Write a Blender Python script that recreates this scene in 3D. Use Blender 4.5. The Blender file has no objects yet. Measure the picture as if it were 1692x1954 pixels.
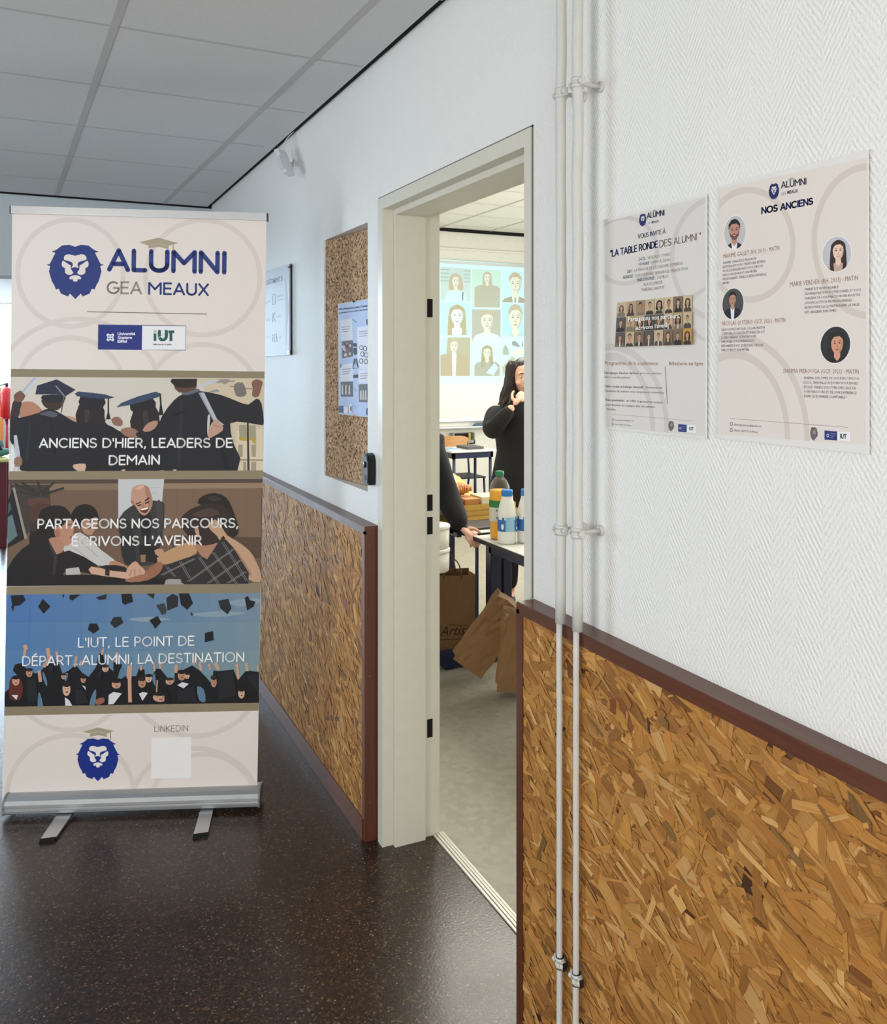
import bpy, bmesh, math, random
from mathutils import Vector, Matrix

# ------------------------------------------------------------------ frame, camera, light
S = bpy.context.scene
COL = S.collection
F, CX, CY, TH, EYE = 1676.0, 846.0, 693.0, math.radians(25.1), 1.563
CO, SI = math.cos(TH), math.sin(TH)

cd = bpy.data.cameras.new('camera')
cam = bpy.data.objects.new('camera', cd)
COL.objects.link(cam)
cam.location = (0, 0, EYE)
cam.rotation_euler = (math.pi / 2, 0, -TH)
cd.sensor_fit = 'HORIZONTAL'
cd.sensor_width = 36
cd.lens = 36 * F / 1692
cd.shift_y = -(977 - CY) / 1692
cd.clip_start = 0.05
S.camera = cam
S.view_settings.view_transform = 'Standard'
S.view_settings.look = 'None'
S.view_settings.gamma = 1
S.view_settings.use_curve_mapping = False
S.view_settings.exposure = 0.0

world = bpy.data.worlds.new('sky')
S.world = world
world.use_nodes = True
world.node_tree.nodes['Background'].inputs[0].default_value = (0.75, 0.87, 1.0, 1)
world.node_tree.nodes['Background'].inputs[1].default_value = 1.5


def area(name, loc, direction, sx, sy, power, col, spread=180):
    l = bpy.data.lights.new(name, 'AREA')
    l.shape = 'RECTANGLE'
    l.size, l.size_y, l.energy, l.color = sx, sy, power, col
    l.spread = math.radians(spread)
    o = bpy.data.objects.new(name, l)
    COL.objects.link(o)
    o.location = loc
    o.rotation_euler = Vector(direction).to_track_quat('-Z', 'Y').to_euler()
    return o


# daylight through the corridor's side windows and the far hall; unseen fill added at the near end
area('daylight_side_window', (-2.72, 3.45, 1.65), (1, 0, 0.12), 1.3, 1.5, 42, (0.72, 0.86, 1.0))
area('daylight_near_side_window', (-2.72, 0.05, 1.6), (1, 0, 0.1), 0.9, 1.4, 43, (1.0, 0.95, 0.88))
area('fill_near_end', (-0.6, -2.62, 1.35), (0, 1, 0.12), 2.4, 1.9, 70, (1.0, 0.94, 0.90))  # unseen fill light added behind the camera to brighten the banner
area('daylight_far_hall', (-1.6, 14.6, 1.9), (0, -1, -0.05), 4.0, 2.0, 520, (0.66, 0.83, 1.0))
area('hall_ceiling_light', (-1.5, 8.6, 2.75), (0, 0, -1), 2.0, 3.0, 110, (0.9, 0.96, 1.0))
# fluorescent panels and a side window of the classroom
area('classroom_ceiling_light', (3.2, 3.4, 2.96), (0, 0, -1), 1.2, 1.2, 58, (1.0, 0.96, 0.86))
area('classroom_ceiling_light', (3.15, 5.6, 2.96), (0, 0, -1), 1.5, 1.3, 76, (1.0, 0.96, 0.86))
area('classroom_window_light', (6.3, 4.6, 1.6), (-1, 0, 0.3), 4.0, 1.6, 135, (0.95, 0.98, 1.0))


# ------------------------------------------------------------------ pixels to places
def ray(px, py):
    u, v = (px - CX) / F, (CY - py) / F
    return Vector((u * CO + SI, -u * SI + CO, v))


EYEV = Vector((0, 0, EYE))


def onX(px, py, X):
    r = ray(px, py)
    return EYEV + r * (X / r.x)


def onZ(px, py, z):
    r = ray(px, py)
    return EYEV + r * ((z - EYE) / r.z)


def PX(px, py, d):
    return EYEV + ray(px, py) * d


# ------------------------------------------------------------------ materials
def s2l(c):
    c = c / 255.0
    return c / 12.92 if c <= 0.04045 else ((c + 0.055) / 1.055) ** 2.4


def lin(rgb, k=1.0):
    return tuple(min(1.0, s2l(c) * k) for c in rgb) + (1,)


MATS = {}


def mat(name, rgb, rough=0.6, metal=0.0, k=1.0, emit=0.0, spec=0.4, coat=0.0, vary=0.04, vscale=30):
    """Principled surface whose colour wanders slightly with a noise texture."""
    key = (name, rgb, rough, metal, k, emit, coat)
    if key in MATS:
        return MATS[key]
    m = bpy.data.materials.new(name)
    m.use_nodes = True
    nt = m.node_tree
    b = nt.nodes['Principled BSDF']
    c = lin(rgb, k)
    if vary:
        n = nt.nodes.new('ShaderNodeTexNoise')
        n.inputs['Scale'].default_value = vscale
        tc = nt.nodes.new('ShaderNodeTexCoord')
        nt.links.new(tc.outputs['Object'], n.inputs['Vector'])
        mx = nt.nodes.new('ShaderNodeMix')
        mx.data_type = 'RGBA'
        mx.inputs[6].default_value = tuple(x * (1 - vary) for x in c[:3]) + (1,)
        mx.inputs[7].default_value = tuple(min(1, x * (1 + vary)) for x in c[:3]) + (1,)
        nt.links.new(n.outputs['Fac'], mx.inputs[0])
        nt.links.new(mx.outputs[2], b.inputs['Base Color'])
        if emit:
            nt.links.new(mx.outputs[2], b.inputs['Emission Color'])
    else:
        b.inputs['Base Color'].default_value = c
        b.inputs['Emission Color'].default_value = c
    b.inputs['Roughness'].default_value = rough
    b.inputs['Metallic'].default_value = metal
    b.inputs['Specular IOR Level'].default_value = spec
    b.inputs['Coat Weight'].default_value = coat
    b.inputs['Emission Strength'].default_value = emit
    MATS[key] = m
    return m


def nodes_of(name):
    m = bpy.data.materials.new(name)
    m.use_nodes = True
    nt = m.node_tree
    return m, nt, nt.nodes['Principled BSDF']


def math_node(nt, op, a, b=None, c=None):
    n = nt.nodes.new('ShaderNodeMath')
    n.operation = op
    for i, v in enumerate((a, b, c)):
        if v is None:
            continue
        if isinstance(v, (int, float)):
            n.inputs[i].default_value = v
        else:
            nt.links.new(v, n.inputs[i])
    return n.outputs[0]


def ramp(nt, fac, stops, const=False):
    r = nt.nodes.new('ShaderNodeValToRGB')
    if const:
        r.color_ramp.interpolation = 'CONSTANT'
    el = r.color_ramp.elements
    while len(el) < len(stops):
        el.new(0.5)
    for e, (p, c) in zip(el, stops):
        e.position, e.color = p, c
    nt.links.new(fac, r.inputs[0])
    return r.outputs[0]


def bump(nt, b, h, strength, dist):
    n = nt.nodes.new('ShaderNodeBump')
    n.inputs['Strength'].default_value = strength
    n.inputs['Distance'].default_value = dist
    nt.links.new(h, n.inputs['Height'])
    nt.links.new(n.outputs[0], b.inputs['Normal'])


def wallpaper():
    m, nt, b = nodes_of('glass fibre wallpaper')
    b.inputs['Base Color'].default_value = lin((232, 232, 228))
    b.inputs['Roughness'].default_value = 0.62
    tc = nt.nodes.new('ShaderNodeTexCoord')
    sep = nt.nodes.new('ShaderNodeSeparateXYZ')
    nt.links.new(tc.outputs['Object'], sep.inputs[0])
    wob = nt.nodes.new('ShaderNodeTexNoise')
    wob.inputs['Scale'].default_value = 60
    nt.links.new(tc.outputs['Object'], wob.inputs['Vector'])
    a = math_node(nt, 'PINGPONG', sep.outputs[1], 0.048)
    z = math_node(nt, 'MULTIPLY_ADD', a, 1.5, sep.outputs[2])
    z = math_node(nt, 'MULTIPLY_ADD', wob.outputs['Fac'], 0.007, z)
    s = math_node(nt, 'SINE', math_node(nt, 'MULTIPLY', z, 2 * math.pi / 0.0138))
    fine = nt.nodes.new('ShaderNodeTexNoise')
    fine.inputs['Scale'].default_value = 210
    fine.inputs['Detail'].default_value = 3
    nt.links.new(tc.outputs['Object'], fine.inputs['Vector'])
    big = nt.nodes.new('ShaderNodeTexNoise')
    big.inputs['Scale'].default_value = 9
    nt.links.new(tc.outputs['Object'], big.inputs['Vector'])
    amp = math_node(nt, 'MULTIPLY', s, math_node(nt, 'MULTIPLY', big.outputs['Fac'], 0.75))
    h = math_node(nt, 'MULTIPLY_ADD', fine.outputs['Fac'], 2.2, amp)
    bump(nt, b, h, 0.5, 0.0014)
    return m


def terrazzo():
    m, nt, b = nodes_of('polished dark terrazzo')
    tc = nt.nodes.new('ShaderNodeTexCoord')
    v = nt.nodes.new('ShaderNodeTexVoronoi')
    v.inputs['Scale'].default_value = 190
    nt.links.new(tc.outputs['Object'], v.inputs['Vector'])
    sep = nt.nodes.new('ShaderNodeSeparateColor')
    nt.links.new(v.outputs['Color'], sep.inputs[0])
    c1 = ramp(nt, sep.outputs[0], [(0, lin((34, 24, 18))), (0.35, lin((47, 33, 25))), (0.62, lin((58, 40, 28))),
                                   (0.86, lin((76, 56, 41))), (0.955, lin((98, 78, 60)))], True)
    v2 = nt.nodes.new('ShaderNodeTexVoronoi')
    v2.inputs['Scale'].default_value = 110
    nt.links.new(tc.outputs['Object'], v2.inputs['Vector'])
    sep2 = nt.nodes.new('ShaderNodeSeparateColor')
    nt.links.new(v2.outputs['Color'], sep2.inputs[0])
    pick = math_node(nt, 'GREATER_THAN', sep2.outputs[1], 0.962)
    near = math_node(nt, 'LESS_THAN', v2.outputs['Distance'], 0.27)
    fac = math_node(nt, 'MULTIPLY', pick, near)
    mx = nt.nodes.new('ShaderNodeMix')
    mx.data_type = 'RGBA'
    nt.links.new(fac, mx.inputs[0])
    nt.links.new(c1, mx.inputs[6])
    mx.inputs[7].default_value = lin((140, 122, 104))
    nt.links.new(mx.outputs[2], b.inputs['Base Color'])
    n = nt.nodes.new('ShaderNodeTexNoise')
    n.inputs['Scale'].default_value = 2.5
    nt.links.new(tc.outputs['Object'], n.inputs['Vector'])
    r = math_node(nt, 'MULTIPLY_ADD', n.outputs['Fac'], 0.16, 0.2)
    nt.links.new(r, b.inputs['Roughness'])
    b.inputs['Specular IOR Level'].default_value = 0.5
    fn = nt.nodes.new('ShaderNodeTexNoise')
    fn.inputs['Scale'].default_value = 130
    nt.links.new(tc.outputs['Object'], fn.inputs['Vector'])
    bump(nt, b, fn.outputs['Fac'], 0.35, 0.001)
    return m


def speckle(name, scale, stops, rough=0.8, bmp=0.0, const=False, detail=0):
    m, nt, b = nodes_of(name)
    tc = nt.nodes.new('ShaderNodeTexCoord')
    v = nt.nodes.new('ShaderNodeTexVoronoi')
    v.inputs['Scale'].default_value = scale
    nt.links.new(tc.outputs['Object'], v.inputs['Vector'])
    sep = nt.nodes.new('ShaderNodeSeparateColor')
    nt.links.new(v.outputs['Color'], sep.inputs[0])
    nt.links.new(ramp(nt, sep.outputs[0], [(p, lin(c)) for p, c in stops], const), b.inputs['Base Color'])
    b.inputs['Roughness'].default_value = rough
    if bmp:
        bump(nt, b, v.outputs['Distance'], bmp, 0.002)
    return m


def woody(name, rgb, rgb2, axis, rough=0.35):
    m, nt, b = nodes_of(name)
    tc = nt.nodes.new('ShaderNodeTexCoord')
    mp = nt.nodes.new('ShaderNodeMapping')
    sc = [90, 90, 90]
    sc[axis] = 4
    mp.inputs['Scale'].default_value = sc
    nt.links.new(tc.outputs['Object'], mp.inputs[0])
    n = nt.nodes.new('ShaderNodeTexNoise')
    n.inputs['Scale'].default_value = 1.5
    n.inputs['Detail'].default_value = 4
    nt.links.new(mp.outputs[0], n.inputs['Vector'])
    nt.links.new(ramp(nt, n.outputs['Fac'], [(0.3, lin(rgb)), (0.7, lin(rgb2))]), b.inputs['Base Color'])
    b.inputs['Roughness'].default_value = rough
    return m


def osb_material():
    m, nt, b = nodes_of('oriented strand board')
    at = nt.nodes.new('ShaderNodeAttribute')
    at.attribute_name = 'flake'
    uv = nt.nodes.new('ShaderNodeUVMap')
    mp = nt.nodes.new('ShaderNodeMapping')
    mp.inputs['Scale'].default_value = (14, 420, 1)
    nt.links.new(uv.outputs[0], mp.inputs[0])
    n = nt.nodes.new('ShaderNodeTexNoise')
    n.inputs['Scale'].default_value = 1.0
    n.inputs['Detail'].default_value = 3
    nt.links.new(mp.outputs[0], n.inputs['Vector'])
    g = ramp(nt, n.outputs['Fac'], [(0.25, (0.72, 0.69, 0.66, 1)), (0.55, (1, 1, 1, 1)), (0.8, (1.12, 1.1, 1.06, 1))])
    mx = nt.nodes.new('ShaderNodeMix')
    mx.data_type = 'RGBA'
    mx.blend_type = 'MULTIPLY'
    mx.inputs[0].default_value = 1
    nt.links.new(at.outputs['Color'], mx.inputs[6])
    nt.links.new(g, mx.inputs[7])
    nt.links.new(mx.outputs[2], b.inputs['Base Color'])
    b.inputs['Roughness'].default_value = 0.5
    b.inputs['Specular IOR Level'].default_value = 0.3
    return m


M_WALL = wallpaper()
M_FLOOR = terrazzo()
M_OSB = osb_material()
M_RED = woody('varnished red brown wood', (84, 46, 28), (100, 57, 36), 1)
M_REDV = woody('varnished red brown wood upright', (84, 45, 27), (98, 54, 34), 2)
M_PIPE = mat('white pipe paint', (202, 201, 194), 0.42)
M_FRAME = mat('cream steel paint', (214, 211, 197), 0.4)
M_PLAST = mat('white plaster', (226, 226, 222), 0.8)
M_BLACK = mat('black plastic', (20, 20, 22), 0.35)
M_DARK = mat('dark void', (16, 17, 18), 0.9)  # near-black stands in for the shade inside gaps and openings
M_TILE = speckle('mineral fibre tile', 420, [(0, (206, 206, 207)), (0.5, (212, 212, 212)), (1, (217, 217, 216))], 0.9)
M_TBAR = mat('grey ceiling grid paint', (188, 188, 187), 0.8)
M_ALU = mat('brushed aluminium', (198, 200, 202), 0.3, 0.9)
M_NAVY = mat('navy tube paint', (22, 30, 62), 0.35)
M_WTOP = mat('white laminate', (224, 224, 218), 0.25)
M_PAPER = mat('white paper', (226, 224, 220), 0.7, vary=0.02)
M_KRAFT = mat('brown kraft paper', (150, 114, 76), 0.75, vary=0.08, vscale=8)
M_CORK = speckle('cork', 150, [(0, (92, 66, 45)), (0.12, (150, 118, 88)), (0.35, (178, 145, 110)), (0.62, (196, 164, 128)),
                               (0.88, (212, 182, 146))], 0.9, 0.5, True)


# ------------------------------------------------------------------ mesh helpers
def tag(o, label=None, cat=None, group=None, kind=None):
    if label:
        o['label'] = label
    if cat:
        o['category'] = cat
    if group:
        o['group'] = group
    if kind:
        o['kind'] = kind
    return o


def root(name, loc, label, cat, group=None):
    o = bpy.data.objects.new(name, None)
    COL.objects.link(o)
    o.location = loc
    o.empty_display_size = 0.1
    return tag(o, label, cat, group)


def wloc(o):
    v = Vector((0, 0, 0))
    while o:
        v += o.location
        o = o.parent
    return v


def obj(name, bm, mats, parent=None, smooth=False, label=None):
    if parent is not None:
        bmesh.ops.translate(bm, verts=bm.verts[:], vec=-wloc(parent))
    me = bpy.data.meshes.new(name)
    bm.to_mesh(me)
    bm.free()
    for m in (mats if isinstance(mats, (list, tuple)) else [mats]):
        me.materials.append(m)
    if smooth:
        for p in me.polygons:
            p.use_smooth = True
    o = bpy.data.objects.new(name, me)
    COL.objects.link(o)
    o.parent = parent
    if label:
        o['label'] = label
    return o


def NB():
    return bmesh.new()


def hexa(bm, p, bevel=0.0, mi=0):
    """Solid from 8 points: bottom ring of four, then top ring of four."""
    v = [bm.verts.new(q) for q in p]
    fs = []
    for idx in ((3, 2, 1, 0), (4, 5, 6, 7), (0, 1, 5, 4), (1, 2, 6, 5), (2, 3, 7, 6), (3, 0, 4, 7)):
        f = bm.faces.new([v[i] for i in idx])
        f.material_index = mi
        fs.append(f)
    bmesh.ops.recalc_face_normals(bm, faces=fs)
    if bevel:
        es = list({e for f in fs for e in f.edges})
        r = bmesh.ops.bevel(bm, geom=es, offset=bevel, segments=2, affect='EDGES', profile=0.5)
        for f in r['faces']:
            f.material_index = mi
    return fs


def box(bm, x0, x1, y0, y1, z0, z1, bevel=0.0, mi=0):
    return hexa(bm, [(x0, y0, z0), (x1, y0, z0), (x1, y1, z0), (x0, y1, z0),
                     (x0, y0, z1), (x1, y0, z1), (x1, y1, z1), (x0, y1, z1)], bevel, mi)


def prism(bm, pts, vec, mi=0):
    """Polygon swept along a vector."""
    vec = Vector(vec)
    a = [bm.verts.new(p) for p in pts]
    b = [bm.verts.new(Vector(p) + vec) for p in pts]
    n = len(a)
    fs = [bm.faces.new(a), bm.faces.new(b[::-1])]
    for i in range(n):
        fs.append(bm.faces.new((a[i], b[i], b[(i + 1) % n], a[(i + 1) % n])))
    for f in fs:
        f.material_index = mi
    bmesh.ops.recalc_face_normals(bm, faces=fs)
    return fs


def frame_of(d):
    d = Vector(d).normalized()
    a = Vector((0, 0, 1)) if abs(d.z) < 0.9 else Vector((1, 0, 0))
    x = d.cross(a).normalized()
    return x, d.cross(x).normalized()


def tube(bm, pts, r, n=12, mi=0, caps=True):
    pts = [Vector(p) for p in pts]
    rr = r if isinstance(r, (list, tuple)) else [r] * len(pts)
    rings = []
    x = None
    for i, p in enumerate(pts):
        d = (pts[min(i + 1, len(pts) - 1)] - pts[max(i - 1, 0)]).normalized()
        if x is None:
            x, y = frame_of(d)
        else:
            x = (x - d * x.dot(d)).normalized()
            y = d.cross(x)
        rings.append([bm.verts.new(p + (x * math.cos(t) + y * math.sin(t)) * rr[i])
                      for t in (2 * math.pi * k / n for k in range(n))])
    fs = []
    for a, b in zip(rings, rings[1:]):
        for k in range(n):
            fs.append(bm.faces.new((a[k], a[(k + 1) % n], b[(k + 1) % n], b[k])))
    if caps:
        fs += [bm.faces.new(rings[0][::-1]), bm.faces.new(rings[-1])]
    for f in fs:
        f.material_index = mi
        f.smooth = True
    bmesh.ops.recalc_face_normals(bm, faces=fs)
    return fs


def lathe(bm, c, prof, n=32, mi=0, cap=True):
    """Profile [(r, z)] spun about the vertical through c."""
    c = Vector(c)
    rings = []
    for r, z in prof:
        rings.append([bm.verts.new(c + Vector((r * math.cos(t), r * math.sin(t), z)))
                      for t in (2 * math.pi * k / n for k in range(n))])
    fs = []
    for a, b in zip(rings, rings[1:]):
        for k in range(n):
            fs.append(bm.faces.new((a[k], a[(k + 1) % n], b[(k + 1) % n], b[k])))
    if cap:
        fs += [bm.faces.new(rings[0][::-1]), bm.faces.new(rings[-1])]
    for f in fs:
        f.material_index = mi
        f.smooth = True
    bmesh.ops.recalc_face_normals(bm, faces=fs)
    return fs


def ball(bm, c, rx, ry=None, rz=None, seg=16, mi=0):
    ry, rz = ry or rx, rz or rx
    r = bmesh.ops.create_uvsphere(bm, u_segments=seg, v_segments=max(6, seg // 2), radius=1)
    for v in r['verts']:
        v.co = Vector((v.co.x * rx, v.co.y * ry, v.co.z * rz)) + Vector(c)
        for f in v.link_faces:
            f.material_index = mi
            f.smooth = True
    return r['verts']


def evaluated(o):
    bpy.context.view_layer.update()
    dg = bpy.context.evaluated_depsgraph_get()
    return bpy.data.meshes.new_from_object(o.evaluated_get(dg))


def struct(name, bm, m, label=None):
    o = obj(name, bm, m)
    o['kind'] = 'structure'
    o['label'] = label or name.replace('_', ' ')
    return o


# ------------------------------------------------------------------ flat printed artwork
def smooth(pts, n=4):
    """Closed Catmull-Rom through the points."""
    out = []
    k = len(pts)
    for i in range(k):
        p0, p1, p2, p3 = (Vector(pts[(i + j - 1) % k]) for j in range(4))
        for s in range(n):
            t = s / n
            out.append(tuple(0.5 * (2 * p1 + (p2 - p0) * t + (2 * p0 - 5 * p1 + 4 * p2 - p3) * t * t
                                    + (3 * p1 - 3 * p2 + p3 - p0) * t ** 3)))
    return out


def ell(cx, cy, rx, ry, n=20, rot=0.0):
    c, s = math.cos(rot), math.sin(rot)
    return [(cx + rx * math.cos(t) * c - ry * math.sin(t) * s, cy + rx * math.cos(t) * s + ry * math.sin(t) * c)
            for t in (2 * math.pi * k / n for k in range(n))]


def clip(poly, win):
    """Sutherland-Hodgman: polygon cut by a convex window."""
    area2 = sum(a[0] * b[1] - b[0] * a[1] for a, b in zip(win, win[1:] + win[:1]))
    if area2 < 0:
        win = win[::-1]
    out = list(poly)
    for a, b in zip(win, win[1:] + win[:1]):
        src, out = out, []
        if not src:
            return []
        def side(p):
            return (b[0] - a[0]) * (p[1] - a[1]) - (b[1] - a[1]) * (p[0] - a[0])
        for p, q in zip(src, src[1:] + src[:1]):
            sp, sq = side(p), side(q)
            if sp >= 0:
                out.append(p)
            if sp * sq < 0:
                t = sp / (sp - sq)
                out.append((p[0] + (q[0] - p[0]) * t, p[1] + (q[1] - p[1]) * t))
    return out


FONT_CACHE = {}


def glyphs(s, bold, res):
    key = (s, bold, res)
    if key not in FONT_CACHE:
        cu = bpy.data.curves.new('lettering', 'FONT')
        cu.body = s
        cu.size = 1
        cu.resolution_u = res
        cu.offset = bold
        o = bpy.data.objects.new('lettering', cu)
        COL.objects.link(o)
        me = evaluated(o)
        vs = [(v.co.x, v.co.y) for v in me.vertices]
        fs = [tuple(p.vertices) for p in me.polygons]
        bpy.data.objects.remove(o)
        bpy.data.curves.remove(cu)
        bpy.data.meshes.remove(me)
        FONT_CACHE[key] = (vs, fs)
    return FONT_CACHE[key]


CAPH = max(v[1] for v in glyphs('H', 0.0, 2)[0])


class Sheet:
    """A plane seen by the camera; a photo pixel becomes a point on it."""
    def __init__(self, p0, n, step=0.00002):
        self.p0, self.n, self.step = Vector(p0), Vector(n).normalized(), step

    def P(self, px, py, lift=0.0):
        r = ray(px, py)
        q = self.p0 + self.n * lift
        return EYEV + r * ((q - EYEV).dot(self.n) / r.dot(self.n))


class Art:
    def __init__(self, sheet, T=(1, 0, 0), layer=1, k=1.0, emit=0.0, up=(0, -1)):
        self.s, self.T, self.k, self.emit, self.up = sheet, T, k, emit, up
        self.bm = NB()
        self.mats, self.idx, self.layer = [], {}, layer

    def mi(self, rgb):
        if rgb not in self.idx:
            self.idx[rgb] = len(self.mats)
            self.mats.append(mat('ink and slide glow', rgb, 0.55, k=self.k, emit=self.emit, vary=0.0, spec=0.3))
        return self.idx[rgb]

    def t(self, p):
        s, ox, oy = self.T
        return (p[0] / s + ox, p[1] / s + oy)

    def poly(self, pts, rgb, px=False, same=False, win=None):
        if win is not None:
            pts = clip(pts, win)
        if len(pts) < 3:
            return
        if not same:
            self.layer += 1
        if not px:
            pts = [self.t(p) for p in pts]
        vs = [self.bm.verts.new(self.s.P(x, y, self.layer * self.s.step)) for x, y in pts]
        f = self.bm.faces.new(vs)
        f.normal_update()
        if f.normal.dot(self.s.n) < 0:
            f.normal_flip()
        f.material_index = self.mi(rgb)

    def many(self, polys, rgb, sm=0, win=None):
        self.layer += 1
        for p in polys:
            self.poly(smooth(p, sm) if sm else p, rgb, same=False, win=win)

    def line(self, a, b, w, rgb):
        d = Vector((b[0] - a[0], b[1] - a[1])).normalized() * (w / 2)
        self.poly([(a[0] - d.y, a[1] + d.x), (b[0] - d.y, b[1] + d.x), (b[0] + d.y, b[1] - d.x), (a[0] + d.y, a[1] - d.x)], rgb)

    def ring(self, cx, cy, rx, ry, w, rgb, win, n=72):
        self.layer += 1
        for k in range(n):
            t0, t1 = 2 * math.pi * k / n, 2 * math.pi * (k + 1) / n
            a = 1 - w / (2 * rx)
            b = 1 + w / (2 * rx)
            q = [(cx + rx * a * math.cos(t0), cy + ry * a * math.sin(t0)), (cx + rx * b * math.cos(t0), cy + ry * b * math.sin(t0)),
                 (cx + rx * b * math.cos(t1), cy + ry * b * math.sin(t1)), (cx + rx * a * math.cos(t1), cy + ry * a * math.sin(t1))]
            self.poly(q, rgb, same=True, win=win)

    def text(self, s, a, b, cap, rgb, bold=0.0, res=2):
        vs, fs = glyphs(s, bold, res)
        if not vs:
            return
        x0, x1 = min(v[0] for v in vs), max(v[0] for v in vs)
        self.layer += 1
        a, b = self.t(a), self.t(b)
        cap = cap / self.T[0] / CAPH
        mi = self.mi(rgb)
        new = []
        for x, y in vs:
            t = (x - x0) / (x1 - x0)
            new.append(self.bm.verts.new(self.s.P(a[0] + (b[0] - a[0]) * t + self.up[0] * y * cap,
                                                  a[1] + (b[1] - a[1]) * t + self.up[1] * y * cap,
                                                  self.layer * self.s.step)))
        for f in fs:
            try:
                g = self.bm.faces.new([new[i] for i in f])
            except ValueError:
                continue
            g.normal_update()
            if g.normal.dot(self.s.n) < 0:
                g.normal_flip()
            g.material_index = mi

    def build(self, name, parent, label=None):
        return obj(name, self.bm, self.mats, parent, label=label)


def arc(cx, cy, rx, ry, a0, a1, n=10):
    return [(cx + rx * math.cos(math.radians(a0 + (a1 - a0) * k / n)), cy + ry * math.sin(math.radians(a0 + (a1 - a0) * k / n))) for k in range(n + 1)]


# monoline capitals: advance width and strokes, cap height 1
STROKES = {
    'A': (0.78, [[(0.02, 0), (0.39, 1), (0.76, 0)], [(0.2, 0.3), (0.58, 0.3)]]),
    'B': (0.64, [[(0.04, 0), (0.04, 1)], [(0.04, 1), (0.32, 1)] + arc(0.32, 0.76, 0.24, 0.24, 90, -90)[1:] + [(0.04, 0.52)], [(0.32, 0.52)] + arc(0.34, 0.26, 0.27, 0.26, 90, -90) + [(0.04, 0)]]),
    'C': (0.82, [arc(0.46, 0.5, 0.43, 0.5, 48, 312, 16)]),
    'D': (0.78, [[(0.04, 0), (0.04, 1), (0.3, 1)] + arc(0.3, 0.5, 0.44, 0.5, 90, -90, 14)[1:] + [(0.04, 0)]]),
    'E': (0.58, [[(0.55, 1), (0.04, 1), (0.04, 0), (0.55, 0)], [(0.04, 0.52), (0.5, 0.52)]]),
    'F': (0.55, [[(0.53, 1), (0.04, 1), (0.04, 0)], [(0.04, 0.52), (0.48, 0.52)]]),
    'G': (0.86, [arc(0.46, 0.5, 0.43, 0.5, 50, 345, 16) + [(0.86, 0.47), (0.52, 0.47)]]),
    'H': (0.72, [[(0.04, 0), (0.04, 1)], [(0.68, 0), (0.68, 1)], [(0.04, 0.52), (0.68, 0.52)]]),
    'I': (0.12, [[(0.06, 0), (0.06, 1)]]),
    'K': (0.66, [[(0.04, 0), (0.04, 1)], [(0.6, 1), (0.06, 0.46)], [(0.2, 0.58), (0.63, 0)]]),
    'L': (0.52, [[(0.04, 1), (0.04, 0), (0.5, 0)]]),
    'M': (0.92, [[(0.04, 0), (0.04, 1), (0.46, 0.42), (0.88, 1), (0.88, 0)]]),
    'N': (0.74, [[(0.04, 0), (0.04, 1), (0.7, 0), (0.7, 1)]]),
    'O': (0.94, [arc(0.47, 0.5, 0.44, 0.5, 90, 450, 24)]),
    'P': (0.6, [[(0.04, 0), (0.04, 1), (0.3, 1)] + arc(0.3, 0.72, 0.27, 0.28, 90, -90)[1:] + [(0.04, 0.44)]]),
    'R': (0.64, [[(0.04, 0), (0.04, 1), (0.3, 1)] + arc(0.3, 0.72, 0.27, 0.28, 90, -90)[1:] + [(0.04, 0.44)], [(0.34, 0.44), (0.61, 0)]]),
    'S': (0.62, [arc(0.32, 0.75, 0.26, 0.25, 35, 270, 10) + arc(0.31, 0.25, 0.29, 0.25, 90, -150, 10)[1:]]),
    'T': (0.66, [[(0.0, 1), (0.66, 1)], [(0.33, 1), (0.33, 0)]]),
    'U': (0.72, [[(0.04, 1), (0.04, 0.33)] + arc(0.36, 0.32, 0.32, 0.32, 180, 360, 12) + [(0.68, 1)]]),
    'V': (0.74, [[(0.02, 1), (0.37, 0), (0.72, 1)]]),
    'X': (0.7, [[(0.03, 0), (0.67, 1)], [(0.03, 1), (0.67, 0)]]),
    "'": (0.1, [[(0.05, 1), (0.05, 0.74)]]), '"': (0.24, [[(0.05, 1), (0.05, 0.76)], [(0.19, 1), (0.19, 0.76)]]),
    ',': (0.14, [[(0.09, 0.05), (0.04, -0.14)]]), '.': (0.12, [[(0.06, 0.0), (0.06, 0.03)]]), ' ': (0.26, []),
}
for ch, b_, ac in (('É', 'E', [(0.22, 1.16), (0.4, 1.32)]), ('À', 'A', [(0.5, 1.16), (0.32, 1.32)])):
    STROKES[ch] = (STROKES[b_][0], STROKES[b_][1] + [ac])


def stroke_text(art, s, a, b, cap, rgb, w=0.12, gap=0.15):
    """Rounded monoline lettering between two baseline ends."""
    x, segs = 0.0, []
    for ch in s:
        adv, st = STROKES[ch]
        segs += [[(x + q[0], q[1] * (1 - w) + w / 2) for q in line] for line in st]
        x += adv + gap
    total = x - gap
    pa, pb = Vector(a), Vector(b)
    wx = (pb - pa).length / total / cap          # horizontal squeeze against cap height
    art.layer += 1
    def put(q):
        t = q[0] / total
        return (pa.x + (pb.x - pa.x) * t + art.up[0] * q[1] * cap, pa.y + (pb.y - pa.y) * t + art.up[1] * q[1] * cap)
    r = w / 2
    for line in segs:
        for q in line:
            art.poly([put((q[0] + r / wx * math.cos(g), q[1] + r * math.sin(g))) for g in (2 * math.pi * k / 10 for k in range(10))], rgb, same=True)
        for q, v in zip(line, line[1:]):
            d = Vector(((v[0] - q[0]) * wx, v[1] - q[1])).normalized()
            n = (d.y * r / wx, d.x * r)
            art.poly([put((q[0] - n[0], q[1] + n[1])), put((v[0] - n[0], v[1] + n[1])), put((v[0] + n[0], v[1] - n[1])), put((q[0] + n[0], q[1] - n[1]))], rgb, same=True)


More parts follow.
